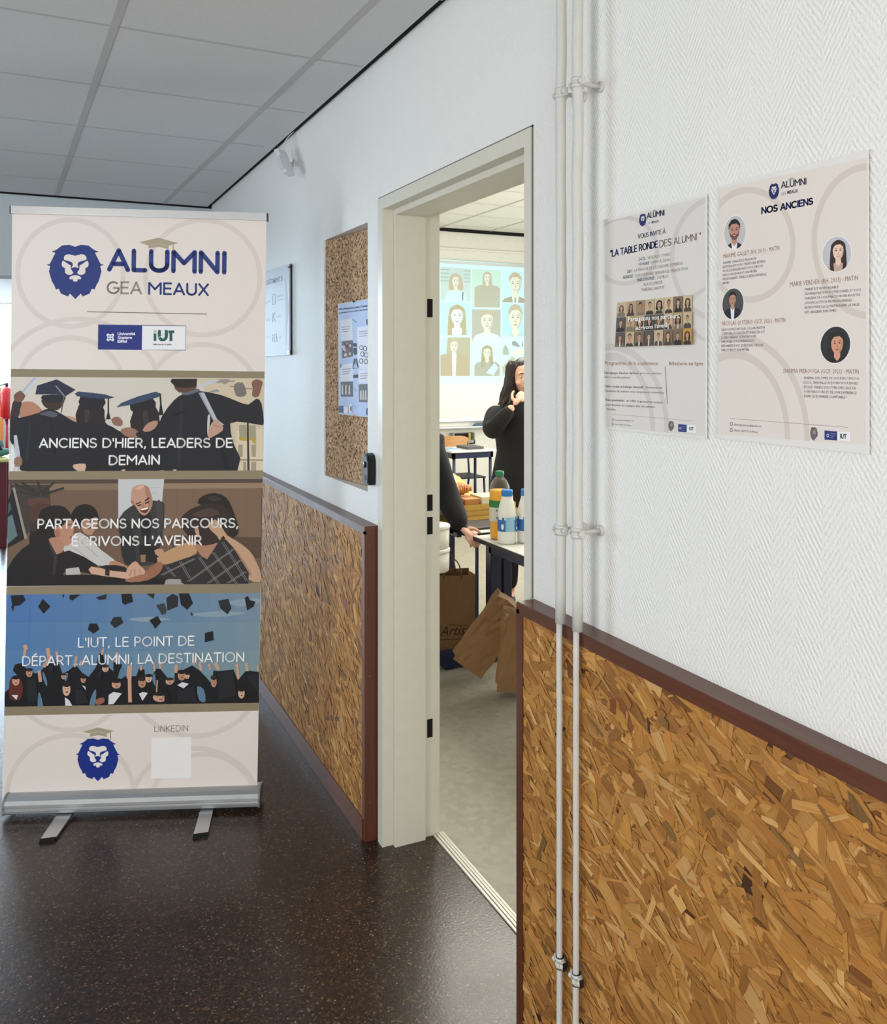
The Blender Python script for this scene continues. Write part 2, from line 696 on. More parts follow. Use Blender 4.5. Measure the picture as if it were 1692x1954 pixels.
def rect(x0, y0, x1, y1):
    return [(x0, y0), (x1, y0), (x1, y1), (x0, y1)]


def quadmap(q):
    """Unit square to a quad (TL, TR, BR, BL)."""
    def f(x, y):
        a = Vector(q[0]) * (1 - x) + Vector(q[1]) * x
        b = Vector(q[3]) * (1 - x) + Vector(q[2]) * x
        return tuple(a * (1 - y) + b * y)
    return f


LION = [(0, -153), (35, -165), (80, -161), (114, -135), (145, -121), (120, -117), (142, -73), (155, -48), (176, -43), (152, -35),
        (160, -3), (143, 57), (128, 82), (118, 108), (100, 103), (88, 132), (45, 150), (33, 132), (0, 166)]
LION = LION + [(-x, y) for x, y in LION[-2:0:-1]]
LBROW = [(0, -98), (38, -108), (64, -98), (68, -75), (40, -66), (20, -58), (14, -40), (22, -26), (0, -18)]
LBROW = LBROW + [(-x, y) for x, y in LBROW[-2:0:-1]]
LCHEEK = [(78, -66), (48, -64), (28, -44), (26, -22), (22, -10), (12, 4), (22, 16), (44, 18), (62, 4), (62, -22), (80, -34)]
LCHIN = [(0, 20), (26, 26), (36, 38), (30, 46), (16, 44), (12, 56), (0, 60)]
LCHIN = LCHIN + [(-x, y) for x, y in LCHIN[-2:0:-1]]
LNOSE = [(-24, -24), (0, -29), (24, -24), (12, -10), (3, -4), (3, 8), (-3, 8), (-3, -4), (-12, -10)]


def lion(art, m, blue, cream, detail=True):
    art.poly([m(x, y) for x, y in LION], blue)
    for p in ([LBROW, LCHEEK, [(-x, y) for x, y in LCHEEK], LCHIN] if detail else [LBROW, LCHEEK, [(-x, y) for x, y in LCHEEK]]):
        art.poly([m(x, y) for x, y in smooth(p, 2)], cream)
    art.poly([m(x, y) for x, y in LNOSE], blue)
    for s in (1, -1):
        art.poly([m(s * x, y) for x, y in [(22, -52), (48, -64), (76, -70), (52, -54), (30, -40)]], blue)


def bust(art, q, win='rect', bg=(200, 200, 200), hair=(50, 38, 32), skin=(205, 165, 140), cloth=(40, 40, 46), shirt=None, tie=None,
         style='short', cx=0.5, cy=0.4, s=0.2, feat=(70, 45, 40), lips=(150, 80, 75), shoulder=0.42, beard=None, asp=0.78, grin=False):
    """Printed head-and-shoulders portrait inside a quad."""
    f = quadmap(q)
    w = ell(0.5, 0.5, 0.5, 0.5, 36) if win == 'oval' else rect(0, 0, 1, 1)
    aw = s * asp

    def add(pts, rgb, sm=0):
        if sm:
            pts = smooth(pts, sm)
        pts = clip(pts, w)
        if len(pts) > 2:
            art.poly([f(x, y) for x, y in pts], rgb)
    art.poly([f(x, y) for x, y in w], bg)
    top = cy + s * 1.35
    if style in ('long', 'curly', 'veil'):
        g = {'long': 1.45, 'curly': 1.85, 'veil': 1.6}[style]
        low = cy + s * {'long': 2.6, 'curly': 1.35, 'veil': 2.2}[style]
        add([(cx, cy - s * 1.28), (cx + aw * g * 0.8, cy - s * 0.9), (cx + aw * g, cy), (cx + aw * g * 1.12, low - s * 0.4),
             (cx + aw * g * 0.8, low), (cx - aw * g * 0.8, low), (cx - aw * g * 1.12, low - s * 0.4), (cx - aw * g, cy),
             (cx - aw * g * 0.8, cy - s * 0.9)], hair, 3)
    add([(cx - shoulder, 1.2), (cx - shoulder, top + s * 0.75), (cx - shoulder * 0.75, top + s * 0.25), (cx - aw * 0.55, top - s * 0.05),
         (cx + aw * 0.55, top - s * 0.05), (cx + shoulder * 0.75, top + s * 0.25), (cx + shoulder, top + s * 0.75), (cx + shoulder, 1.2)], cloth)
    if shirt:
        add([(cx - aw * 0.6, top - s * 0.12), (cx + aw * 0.6, top - s * 0.12), (cx + aw * 0.35, 1.1), (cx - aw * 0.35, 1.1)], shirt)
    add([(cx - aw * 0.5, cy + s * 0.5), (cx + aw * 0.5, cy + s * 0.5), (cx + aw * 0.52, top), (cx, top + s * 0.4), (cx - aw * 0.52, top)], skin)
    if tie:
        add([(cx - aw * 0.12, top + s * 0.1), (cx + aw * 0.12, top + s * 0.1), (cx + aw * 0.2, 1.1), (cx - aw * 0.2, 1.1)], tie)
    if style == 'long':
        for sg in (1, -1):
            add([(cx + sg * aw * 0.85, cy - s * 0.3), (cx + sg * aw * 1.5, cy), (cx + sg * aw * 1.55, cy + s * 2.5), (cx + sg * aw * 0.75, cy + s * 2.3),
                 (cx + sg * aw * 0.95, cy + s)], hair)
    add([(cx, cy - s), (cx + aw * 0.75, cy - s * 0.8), (cx + aw, cy - s * 0.1), (cx + aw * 0.85, cy + s * 0.5), (cx + aw * 0.4, cy + s * 0.93),
         (cx, cy + s * 1.04), (cx - aw * 0.4, cy + s * 0.93), (cx - aw * 0.85, cy + s * 0.5), (cx - aw, cy - s * 0.1), (cx - aw * 0.75, cy - s * 0.8)],
        skin, 3)
    dk = tuple(int(c * 0.88) for c in skin)
    add([(cx + aw * 0.55, cy - s * 0.6), (cx + aw * 0.96, cy - s * 0.1), (cx + aw * 0.84, cy + s * 0.48), (cx + aw * 0.4, cy + s * 0.92), (cx + aw * 0.2, cy + s * 0.9), (cx + aw * 0.58, cy + s * 0.4), (cx + aw * 0.7, cy)], dk, 2)
    add([(cx + aw * 0.02, cy - s * 0.12), (cx + aw * 0.16, cy + s * 0.24), (cx + aw * 0.02, cy + s * 0.3)], dk)
    if beard:
        add([(cx - aw * 0.9, cy + s * 0.15), (cx - aw * 0.55, cy + s * 0.45), (cx, cy + s * 0.36), (cx + aw * 0.55, cy + s * 0.45),
             (cx + aw * 0.9, cy + s * 0.15), (cx + aw * 0.8, cy + s * 0.6), (cx + aw * 0.35, cy + s * 1.0), (cx, cy + s * 1.08),
             (cx - aw * 0.35, cy + s * 1.0), (cx - aw * 0.8, cy + s * 0.6)], beard)
    add([(cx - aw * 1.08, cy - s * 0.05), (cx - aw * 1.1, cy - s * 0.7), (cx - aw * 0.6, cy - s * 1.2), (cx, cy - s * 1.32),
         (cx + aw * 0.6, cy - s * 1.2), (cx + aw * 1.1, cy - s * 0.7), (cx + aw * 1.08, cy - s * 0.05), (cx + aw * 0.88, cy - s * 0.5),
         (cx + aw * 0.4, cy - s * 0.78), (cx - aw * 0.5, cy - s * 0.74), (cx - aw * 0.88, cy - s * 0.45)], hair)
    for sg in (1, -1):
        add(ell(cx + sg * aw * 0.4, cy - s * 0.1, aw * 0.17, s * 0.075, 8), feat)
        add([(cx + sg * aw * 0.16, cy - s * 0.26), (cx + sg * aw * 0.42, cy - s * 0.36), (cx + sg * aw * 0.66, cy - s * 0.26),
             (cx + sg * aw * 0.42, cy - s * 0.28)], feat)
    add([(cx - aw * 0.12, cy + s * 0.28), (cx + aw * 0.14, cy + s * 0.28), (cx + aw * 0.04, cy + s * 0.35)], feat)
    add([(cx - aw * 0.34, cy + s * 0.52), (cx, cy + s * 0.48), (cx + aw * 0.34, cy + s * 0.52), (cx + aw * 0.1, cy + s * 0.66),
         (cx - aw * 0.1, cy + s * 0.66)], lips)
    if grin:
        add([(cx - aw * 0.28, cy + s * 0.52), (cx + aw * 0.28, cy + s * 0.52), (cx, cy + s * 0.6)], (240, 236, 232))

# ------------------------------------------------------------------ the setting
WX = 1.0285          # corridor face of the wall with the doorway
CZ = 2.548           # corridor ceiling
bm = NB(); box(bm, -4.2, 1.22, -2.7, 15.2, -0.1, 0); struct('floor', bm, M_FLOOR, 'polished dark brown terrazzo corridor floor')
bm = NB(); box(bm, 1.22, 6.2, 0.0, 8.5, -0.1, 0)
struct('floor_classroom', bm, speckle('worn beige lino', 35, [(0, (150, 143, 126)), (1, (162, 155, 138))], 0.5), 'beige classroom floor')

bm = NB()
box(bm, WX, 1.22, -2.6, 1.72, 0, 3.1)
box(bm, WX, 1.22, 1.72, 2.69, 2.099, 3.1)
box(bm, WX, 1.22, 2.69, 2.80, 0, 3.1)
box(bm, WX, 1.22, 2.80, 3.29, 0, 1.128)
box(bm, WX, 1.22, 2.80, 3.29, 2.04, 3.1)
box(bm, 1.12, 1.22, 2.80, 3.29, 1.128, 2.04)
box(bm, WX, 1.22, 3.29, 15.2, 0, 3.1)
struct('wall_right', bm, M_WALL, 'white textured wall with the doorway and the notice niche')

M_GREY = mat('grey blue wall paint', (196, 204, 206), 0.8)
bm = NB()
box(bm, -4.2, WX, 5.66, 5.9, 2.07, 3.1)
box(bm, -4.2, -2.6, 5.66, 5.9, 0, 2.07)
struct('wall_header', bm, M_GREY, 'grey header beam across the end of the corridor')
bm = NB()
for a, b in ((-2.6, -0.45), (0.55, 2.75), (4.15, 5.66)):
    box(bm, -2.8, -2.6, a, b, 0, CZ)
for a, b in ((-0.45, 0.55), (2.75, 4.15)):
    box(bm, -2.8, -2.6, a, b, 0, 0.85)
    box(bm, -2.8, -2.6, a, b, 2.4, CZ)
struct('wall_left', bm, M_PLAST, 'left corridor wall with two windows')
for k, (a, b) in enumerate(((-0.45, 0.55), (2.75, 4.15))):
    bm = NB()
    for y in (a, (a + b) / 2 - 0.03, b - 0.06):
        box(bm, -2.74, -2.68, y, y + 0.06, 0.85, 2.4)
    for z in (0.85, 2.34):
        box(bm, -2.74, -2.68, a, b, z, z + 0.06)
    struct('window_%d' % (k + 1), bm, M_FRAME, 'window in the left corridor wall')
bm = NB()
box(bm, -2.8, -2.0, -2.8, -2.6, 0, CZ); box(bm, 0.8, 1.22, -2.8, -2.6, 0, CZ); box(bm, -2.0, 0.8, -2.8, -2.6, 2.35, CZ); box(bm, -2.0, 0.8, -2.8, -2.6, 0, 0.3)
struct('wall_near', bm, M_PLAST, 'wall behind the viewer with an opening added for the fill light')

# suspended ceiling: 600 mm tiles between grey bars, black strips painted for the shadow gap along the walls
bm = NB(); box(bm, -2.6, WX - 0.026, -2.6, 5.66, CZ + 0.0016, CZ + 0.05)
struct('ceiling', bm, M_TILE, 'suspended corridor ceiling of grey tiles')
bm = NB()
gd, gp = Vector((-0.03, 1, 0)).normalized(), Vector((1, 0.03, 0)).normalized()
o0, up6 = Vector((0.218, 2.737, CZ)), Vector((0, 0, 0.0008))
for k in range(-4, 2):
    a = o0 + gp * 0.608 * k
    p, q = a - gd * 5.3, a + gd * 2.90
    prism(bm, [p - gp * 0.012, p + gp * 0.012, q + gp * 0.012, q - gp * 0.012], (0, 0, 0.0015))
for k in range(-8, 5):
    a = o0 + gd * 0.604 * k
    p, q = a - gp * 2.7, a + gp * 0.775
    prism(bm, [p - gd * 0.007 + up6, p + gd * 0.007 + up6, q + gd * 0.007 + up6, q - gd * 0.007 + up6], (0, 0, 0.0006))
struct('ceiling_grid', bm, M_TBAR, 'grey bars of the suspended ceiling')
bm = NB(); box(bm, WX - 0.026, WX, -2.6, 5.66, CZ + 0.012, CZ + 0.05); box(bm, -2.6, WX, 5.648, 5.66, CZ - 0.008, CZ + 0.04)
struct('trim_1', bm, M_DARK, 'black strip painted for the shadow gap between ceiling and walls')

# far hall beyond the header
bm = NB(); box(bm, -4.2, WX, 5.9, 15.2, 2.86, 2.96)
struct('ceiling_hall', bm, mat('white ceiling', (222, 226, 228), 0.8), 'white ceiling of the far hall')
bm = NB()
for y in (7.2, 8.9, 10.6, 12.3):
    box(bm, -4.2, WX, y, y + 0.16, 2.74, 2.86)
struct('trim_2', bm, M_PLAST, 'white beams under the far hall ceiling')
bm = NB()
box(bm, -4.2, -1.3, 15.2, 15.4, 0, 3); box(bm, 0.4, 1.22, 15.2, 15.4, 0, 3); box(bm, -1.3, 0.4, 15.2, 15.4, 0, 0.9); box(bm, -1.3, 0.4, 15.2, 15.4, 2.5, 3)
box(bm, -4.4, -4.2, 5.66, 15.4, 0, 3)
struct('wall_hall', bm, M_PLAST, 'far walls of the hall')
bm = NB()
for x in (-1.3, -0.52, 0.36):
    box(bm, x, x + 0.05, 15.25, 15.3, 0.9, 2.5)
for z in (0.9, 2.45):
    box(bm, -1.3, 0.4, 15.25, 15.3, z, z + 0.05)
struct('window_3', bm, M_PLAST, 'bright window at the end of the hall')

# classroom shell
M_ROOM = mat('warm white wall paint', (228, 226, 214), 0.85)
bm = NB()
box(bm, 1.22, 6.4, 8.45, 8.6, 0, 3.1); box(bm, 1.22, 6.4, -0.15, 0.0, 0, 3.1)
box(bm, 6.2, 6.4, 0, 2.4, 0, 3.1); box(bm, 6.2, 6.4, 6.8, 8.45, 0, 3.1); box(bm, 6.2, 6.4, 2.4, 6.8, 0, 0.8); box(bm, 6.2, 6.4, 2.4, 6.8, 2.4, 3.1)
struct('wall_classroom', bm, M_ROOM, 'warm white classroom walls')
bm = NB()
for y in (2.4, 3.85, 5.3, 6.74):
    box(bm, 6.24, 6.3, y, y + 0.06, 0.8, 2.4)
for z in (0.8, 2.34):
    box(bm, 6.24, 6.3, 2.4, 6.8, z, z + 0.06)
struct('window_4', bm, M_PLAST, 'classroom window')
bm = NB(); box(bm, 1.22, 6.2, 0, 8.45, 3.0, 3.1)
struct('ceiling_classroom', bm, mat('white tile ceiling', (232, 230, 218), 0.85), 'white classroom ceiling')
bm = NB()
for k in range(14):
    box(bm, 1.22, 6.2, 0.4 + 0.6 * k, 0.424 + 0.6 * k, 2.996, 3.0)
for k in range(8):
    box(bm, 1.5 + 0.6 * k, 1.524 + 0.6 * k, 0, 8.45, 2.995, 3.0)
struct('ceiling_grid_classroom', bm, mat('pale ceiling bars', (206, 204, 192), 0.6), 'bars of the classroom ceiling')
bm = NB(); box(bm, 1.22, 6.2, 8.43, 8.45, 2.965, 3.0); struct('trim_3', bm, M_DARK, 'dark gap above the classroom back wall')
bm = NB(); box(bm, 1.22, 6.2, 8.425, 8.45, 2.77, 2.79); struct('trim_4', bm, M_ROOM, 'thin ledge on the classroom back wall')

# steel door frame, cream
bm = NB()
jl = [(WX - 0.005, 2.69), (WX - 0.005, 2.65), (1.061, 2.65), (1.061, 2.632), (1.168, 2.632), (1.168, 2.648), (1.226, 2.648), (1.226, 2.69)]
prism(bm, [(x, y, 0.0) for x, y in jl], (0, 0, 2.0979))
jr = [(x, 1.72 + (2.69 - y) * 0.72) for x, y in jl]
prism(bm, [(x, y, 0.0) for x, y in jr], (0, 0, 2.0979))
hd = [(WX - 0.0053, 2.0985), (WX - 0.0053, 2.06), (1.0607, 2.06), (1.0607, 2.042), (1.1683, 2.042), (1.1683, 2.058), (1.2263, 2.058), (1.2263, 2.0985)]
prism(bm, [(x, 1.7197, z) for x, z in hd], (0, 0.9706, 0))
door = struct('door_1', bm, M_FRAME, 'open doorway with cream steel frame')
bm = NB()
box(bm, WX - 0.0015, WX + 0.002, 2.69, 2.6945, 0, 2.103); box(bm, WX - 0.0015, WX + 0.002, 1.7155, 1.72, 1.03, 2.103); box(bm, WX - 0.0015, WX + 0.002, 1.7155, 2.6945, 2.099, 2.1035)
obj('frame_outline', bm, mat('dark outline grey', (112, 112, 108), 0.9), door)  # thin dark strips trace the crack around the frame
for y0, y1 in ((570, 605), (945, 976), (988, 1021), (1375, 1410)):
    bm = NB()
    z1, z0 = (onX(823, y, 1.19).z for y in (y0, y1))
    box(bm, 1.181, 1.2, 2.6465, 2.6485, z0, z1)
    obj('strike_slot', bm, M_DARK, door)
bm = NB()
for k in range(4):
    box(bm, 1.2 + 0.0105 * k, 1.2085 + 0.0105 * k, 1.755, 2.648, 0, 0.005 + 0.0015 * (k in (1, 2)), 0.001)
struct('trim_5', bm, mat('pale metal threshold', (206, 203, 190), 0.4, 0.3), 'ribbed metal threshold strip in the doorway')

# ------------------------------------------------------------------ strand board wainscots
PAL = [(180, 126, 62), (188, 134, 70), (176, 120, 58), (196, 144, 80), (168, 114, 54), (186, 134, 64), (178, 126, 68), (150, 102, 50), (206, 160, 98), (164, 112, 54)]


def strand_board(bm, X, y0, y1, z0, z1, n, seed, mean):
    rnd = random.Random(seed)
    uv = bm.loops.layers.uv.new('UVMap')
    colr = bm.loops.layers.float_color.new('flake')
    base = lin((150, 104, 54))
    for f in box(bm, X, X + 0.03, y0, y1, z0, z1):
        for l in f.loops:
            l[colr] = base
            l[uv].uv = (l.vert.co.y, l.vert.co.z)
    win = [(y0, z0), (y1, z0), (y1, z1), (y0, z1)]
    order = []
    for i in range(n):
        big = rnd.random()
        L = min(0.19, 0.07 * math.exp(rnd.gauss(0, 0.5)))
        W = min(0.055, 0.017 * math.exp(rnd.gauss(0, 0.6)))
        if big < 0.42:
            L, W = L * 0.42, W * 0.3
        order.append((L * W + rnd.random() * 0.0045, L, W))
    order.sort(reverse=True)
    for i, (_, L, W) in enumerate(order):
        cy, cz = rnd.uniform(y0 - 0.02, y1 + 0.02), rnd.uniform(z0 - 0.02, z1 + 0.02)
        a = mean + rnd.gauss(0, 0.34) if rnd.random() < 0.74 else rnd.uniform(0, math.pi)
        c, s = math.cos(a), math.sin(a)
        pts = []
        m = 3
        taper = rnd.uniform(0.45, 1.0)
        for k in range(m):
            pts.append((L * (-0.5 + k / (m - 1)) + rnd.uniform(-0.1, 0.1) * L, W * (-0.5 + rnd.uniform(-0.12, 0.12)) * (taper if k == 0 else 1)))
        for k in range(m):
            pts.append((L * (0.5 - k / (m - 1)) + rnd.uniform(-0.1, 0.1) * L, W * (0.5 + rnd.uniform(-0.12, 0.12)) * (1 if k < 2 else taper)))
        loc = [(cy + p * c - q * s, cz + p * s + q * c) for p, q in pts]
        loc2 = clip(loc, win)
        if len(loc2) < 3:
            continue
        x = X - 0.0002 - 0.0028 * i / n
        try:
            f = bm.faces.new([bm.verts.new((x, p, q)) for p, q in loc2])
        except ValueError:
            continue
        f.normal_update()
        if f.normal.x > 0:
            f.normal_flip()
        t = rnd.random()
        rgb = PAL[min(9, int(rnd.random() ** 1.25 * 10))]
        if t < 0.03:
            rgb = rnd.choice([(118, 76, 40), (128, 96, 54), (132, 82, 42)])
        elif t < 0.038:
            rgb = (78, 48, 30)
        v = rnd.uniform(0.93, 1.06)
        rgb = tuple(q * v for q in rgb)
        ou, ov = rnd.uniform(0, 9), rnd.uniform(0, 9)
        cl = lin(rgb)
        for l in f.loops:
            l[colr] = cl
            p, q = l.vert.co.y - cy, l.vert.co.z - cz
            l[uv].uv = (ou + p * c + q * s, ov - p * s + q * c)


FX = 0.9815
t = root('strand_board_wainscot', (FX, 0.5, 0), 'large strand board wainscot in front of the viewer, under the two posters', 'wall panel', 'strand board wainscots')
bm = NB(); strand_board(bm, FX + 0.0045, -0.7, 1.697, 0.0, 1.012, 8500, 3, math.radians(17)); obj('strand_board', bm, M_OSB, t)
bm = NB(); prism(bm, [(FX, -0.7, 1.004), (FX, -0.7, 1.028), (FX + 0.002, -0.7, 1.03), (WX, -0.7, 1.03), (WX, -0.7, 1.014), (FX + 0.006, -0.7, 1.014), (FX + 0.006, -0.7, 1.004)], (0, 2.411, 0))
obj('cap_rail', bm, M_RED, t)
bm = NB(); box(bm, FX, WX, 1.699, 1.711, 0, 1.014); box(bm, FX, FX + 0.004, 1.685, 1.699, 0, 1.004); obj('end_trim', bm, M_REDV, t)
bm = NB(); box(bm, FX - 0.002, FX + 0.004, -0.7, 1.685, 0, 0.07, 0.001); obj('baseboard', bm, M_RED, t)

t = root('strand_board_wainscot', (FX, 4.1, 0), 'strand board wainscot beyond the doorway, beside the roll-up banner', 'wall panel', 'strand board wainscots')
bm = NB(); strand_board(bm, FX + 0.0045, 2.716, 5.66, 0.0, 1.012, 11000, 7, math.radians(26)); obj('strand_board', bm, M_OSB, t)
bm = NB(); prism(bm, [(FX, 2.702, 1.004), (FX, 2.702, 1.028), (FX + 0.002, 2.702, 1.03), (WX, 2.702, 1.03), (WX, 2.702, 1.014), (FX + 0.006, 2.702, 1.014), (FX + 0.006, 2.702, 1.004)], (0, 2.958, 0))
obj('cap_rail', bm, M_RED, t)
bm = NB(); box(bm, FX, WX, 2.702, 2.714, 0, 1.014); box(bm, FX, FX + 0.004, 2.714, 2.727, 0, 1.004); et = obj('end_trim', bm, M_REDV, t)
for py in (1018, 1041, 1291, 1531):
    r = ray(705, py); p = EYEV + r * (2.702 / r.y)
    bm = NB(); tube(bm, [p + Vector((0, -0.0012, 0)), p + Vector((0, 0.004, 0))], 0.0028, 10); obj('screw', bm, mat('screw head', (150, 105, 80), 0.4, 0.6), et)
bm = NB(); box(bm, FX - 0.004, FX + 0.004, 2.716, 5.66, 0, 0.07, 0.001); obj('baseboard', bm, M_RED, t)

# ------------------------------------------------------------------ heating pipes
M_CHIP = mat('chipped black paint', (30, 29, 28), 0.6)
for Y, dz, which in ((1.514, 0.0, 'left one, nearer the doorway, of two painted white pipes on the wall'), (1.454, 0.004, 'right one, nearer the posters, of two painted white pipes on the wall')):
    PXX = 0.9725
    t = root('heating_pipe', (PXX, Y, 0), which, 'pipe', 'white heating pipes')
    rnd = random.Random(int(Y * 1000))
    bm = NB(); tube(bm, [(PXX + rnd.uniform(-0.0012, 0.0012), Y + rnd.uniform(-0.0012, 0.0012), 1.036 + z * (CZ + 0.02 - 1.036) / 24) for z in range(25)], 0.0107, 20)
    obj('sleeve', bm, M_PIPE, t)
    bm = NB(); tube(bm, [(PXX - 0.001 + rnd.uniform(-0.0006, 0.0006), Y + 0.004, 0.004 + z * 1.034 / 16) for z in range(17)], 0.0062, 16); obj('pipe', bm, M_PIPE, t)
    for zc, chip in ((2.11, False), (1.225, False), (0.345, True)):
        zc += dz
        bm = NB()
        rr, yy = (0.0128, Y) if not chip else (0.009, Y + 0.004)
        for q in (-0.006, 0.006):
            tube(bm, [(PXX, yy, zc + q - 0.004), (PXX, yy, zc + q + 0.004)], [rr, rr + 0.0006], 20, 0)
        tube(bm, [(PXX, yy, zc - 0.011), (PXX, yy, zc + 0.011)], rr - 0.0008, 20, 0)
        for sg in (-1, 1):
            hexa(bm, [(PXX - 0.004, yy + sg * rr * 0.8, zc - 0.009), (PXX - 0.004, yy + sg * (rr + 0.009), zc - 0.008), (PXX + 0.004, yy + sg * (rr + 0.009), zc - 0.008), (PXX + 0.004, yy + sg * rr * 0.8, zc - 0.009),
                      (PXX - 0.004, yy + sg * rr * 0.8, zc + 0.009), (PXX - 0.004, yy + sg * (rr + 0.009), zc + 0.008), (PXX + 0.004, yy + sg * (rr + 0.009), zc + 0.008), (PXX + 0.004, yy + sg * rr * 0.8, zc + 0.009)], 0.0015)
            ball(bm, (PXX - 0.005, yy + sg * (rr + 0.005), zc), 0.0045, 0.0045, 0.0055, 10)
        if chip:
            for q in (-0.0112, 0.0105):
                tube(bm, [(PXX, yy, zc + q - 0.001), (PXX, yy, zc + q + 0.001)], rr - 0.0002, 18, 1)
            box(bm, PXX - 0.0045, PXX + 0.0045, yy - rr - 0.0095, yy - rr - 0.008, zc - 0.008, zc + 0.008, 0, 1)
            tube(bm, [(PXX, yy, zc), (FX + 0.004, yy, zc)], 0.004, 10)
        else:
            tube(bm, [(PXX, yy, zc), (WX, yy, zc)], 0.0045, 12)
            tube(bm, [(WX - 0.004, yy, zc), (WX, yy, zc)], 0.011, 16)
        obj('clamp', bm, [M_PIPE, M_CHIP], t)

# ------------------------------------------------------------------ roll-up banner
E, N = Vector((0.931, -0.364, 0)).normalized(), None
BR, BL = onZ(495, 1549, 0.0), onZ(3, 1565, 0.0)
E = (BR - BL); E.z = 0; WID = E.length; E.normalize()
N = Vector((E.y, -E.x, 0)); N = N if N.dot(-BR) > 0 else -N
BS = Sheet(BR - N * 0.05, N)
ban = root('roll_up_banner', (BL + BR) / 2 - N * 0.05, 'tall beige and navy roll-up banner with three photo strips standing in the corridor', 'banner')


def at(e, n, z):
    """Point in banner space: along its width, forward of the cloth, height."""
    p = BL - N * 0.05 + E * e + N * n
    return Vector((p.x, p.y, z))


PK = 1.12
bm = NB()
L0, R0 = 0.0, WID
prof = [(0.044, 0.014), (0.049, 0.018), (0.049, 0.026), (0.046, 0.029), (0.045, 0.034), (0.049, 0.037), (0.048, 0.046), (0.041, 0.058), (0.029, 0.067), (0.012, 0.071), (-0.03, 0.066), (-0.045, 0.05), (-0.045, 0.02), (-0.03, 0.012), (0.03, 0.012)]
prism(bm, [at(L0 + 0.004, n, z) for n, z in prof], E * (WID - 0.008)); base = obj('base_cassette', bm, mat('satin aluminium', (168, 170, 172), 0.38, 0.75), ban)
for e in (L0, R0 - 0.006):
    bm = NB(); prism(bm, [at(e, n * 1.04, z + (0.002 if z > 0.05 else -0.002)) for n, z in prof], E * 0.006); obj('end_cap', bm, mat('grey plastic cap', (120, 122, 124), 0.4), base)
for q in ([(104, 1560), (136, 1556), (107, 1597), (77, 1601)], [(379, 1549), (404, 1546), (397, 1588), (369, 1592)]):
    bm = NB(); pts = [onZ(x, y, 0.012) for x, y in q]
    prism(bm, [p - N * (0.05 if i < 2 else 0) for i, p in enumerate(pts)], (0, 0, -0.007)); ft = obj('foot', bm, M_ALU, ban)
    bm = NB(); a, b = pts[3], pts[2]
    prism(bm, [a + Vector((0, 0, 0.001)), b + Vector((0, 0, 0.001)), b + N * 0.01 + Vector((0, 0, -0.004)), a + N * 0.01 + Vector((0, 0, -0.004))], (0, 0, -0.008)); obj('foot_tip', bm, M_BLACK, ft)
bm = NB()
tl, tr, br_, bl_ = (BS.P(x, y, 0.012) for x, y in ((20.5, 392.5), (508.5, 406.5), (508.5, 420.5), (20.5, 407)))
prism(bm, [tl, tr, br_, bl_], -N * 0.026); rail = obj('top_rail', bm, M_ALU, ban)
bm = NB(); prism(bm, [tr, tr + E * 0.004, br_ + E * 0.004 - Vector((0, 0, 0.002)), br_ - Vector((0, 0, 0.002))], -N * 0.026); obj('end_cap', bm, M_BLACK, rail)
bm = NB(); prism(bm, [tl, tl - E * 0.004, bl_ - E * 0.004 - Vector((0, 0, 0.002)), bl_ - Vector((0, 0, 0.002))], -N * 0.026); obj('end_cap', bm, M_BLACK, rail)
bm = NB(); tube(bm, [at(WID / 2, -0.035, 0.06), at(WID / 2 + 0.02, -0.02, 1.2), at(WID / 2 + 0.03, -0.016, 2.06)], 0.008, 10); obj('pole', bm, M_ALU, ban)

ZA, ZB, ZC = (3.1925, 0, 380), (3.1925, 0, 690), (3.1925, 0, 1110)
UP = (0.014, -1)
BG, RINGC, TAUPE = (226, 217, 210), (214, 204, 197), (140, 128, 104)
a = Art(BS, (1, 0, 0), 0, PK)
outl = [(23.3, 404), (508, 418), (505, 721), (501, 909), (497.5, 1125), (493.4, 1354), (490.5, 1512), (3.6, 1531), (7.8, 1360), (12.3, 1128), (16.3, 915), (20.5, 725)]
a.poly(outl, BG)
front = list(a.bm.faces)[0]
a.T = ZA
WA = [(75, 90), (1616, 130), (1610, 1050), (65, 1034)]
for c in ((430, 450, 322, 325), (1235, 478, 348, 350), (430, 1172, 330, 328), (1235, 1225, 345, 340), (470, 1230, 520, 500)):
    a.ring(*c, 30, RINGC, WA)
a.T = ZC
WC = [(27, 818), (1572, 788), (1564, 1292), (14, 1340)]
for c in ((420, 560, 355, 345), (1180, 520, 430, 420), (430, 1320, 390, 385), (1190, 1400, 400, 385), (1240, 1360, 320, 310)):
    a.ring(*c, 30, RINGC, WC)
a.T = ZA; a.poly([(67, 1034), (1611, 1050), (1610, 1092), (65, 1082)], TAUPE)
a.T = ZB
a.poly([(56, 668), (1603, 663), (1600, 712), (52, 720)], TAUPE)
a.T = ZC
a.poly([(40, 30), (1588, 8), (1586, 68), (38, 79)], TAUPE)
a.poly([(28, 762), (1576, 736), (1573, 786), (25, 816)], TAUPE)
sheet = a.build('banner_sheet', ban)
# the back of the cloth
bm = NB(); prism(bm, [BS.P(x, y, -0.0003) for x, y in outl], -N * 0.0006); obj('backing', bm, mat('white banner cloth', (225, 222, 218), 0.8), sheet)


def banner_art(T, layer=12):
    return Art(BS, T, layer, PK, up=UP)


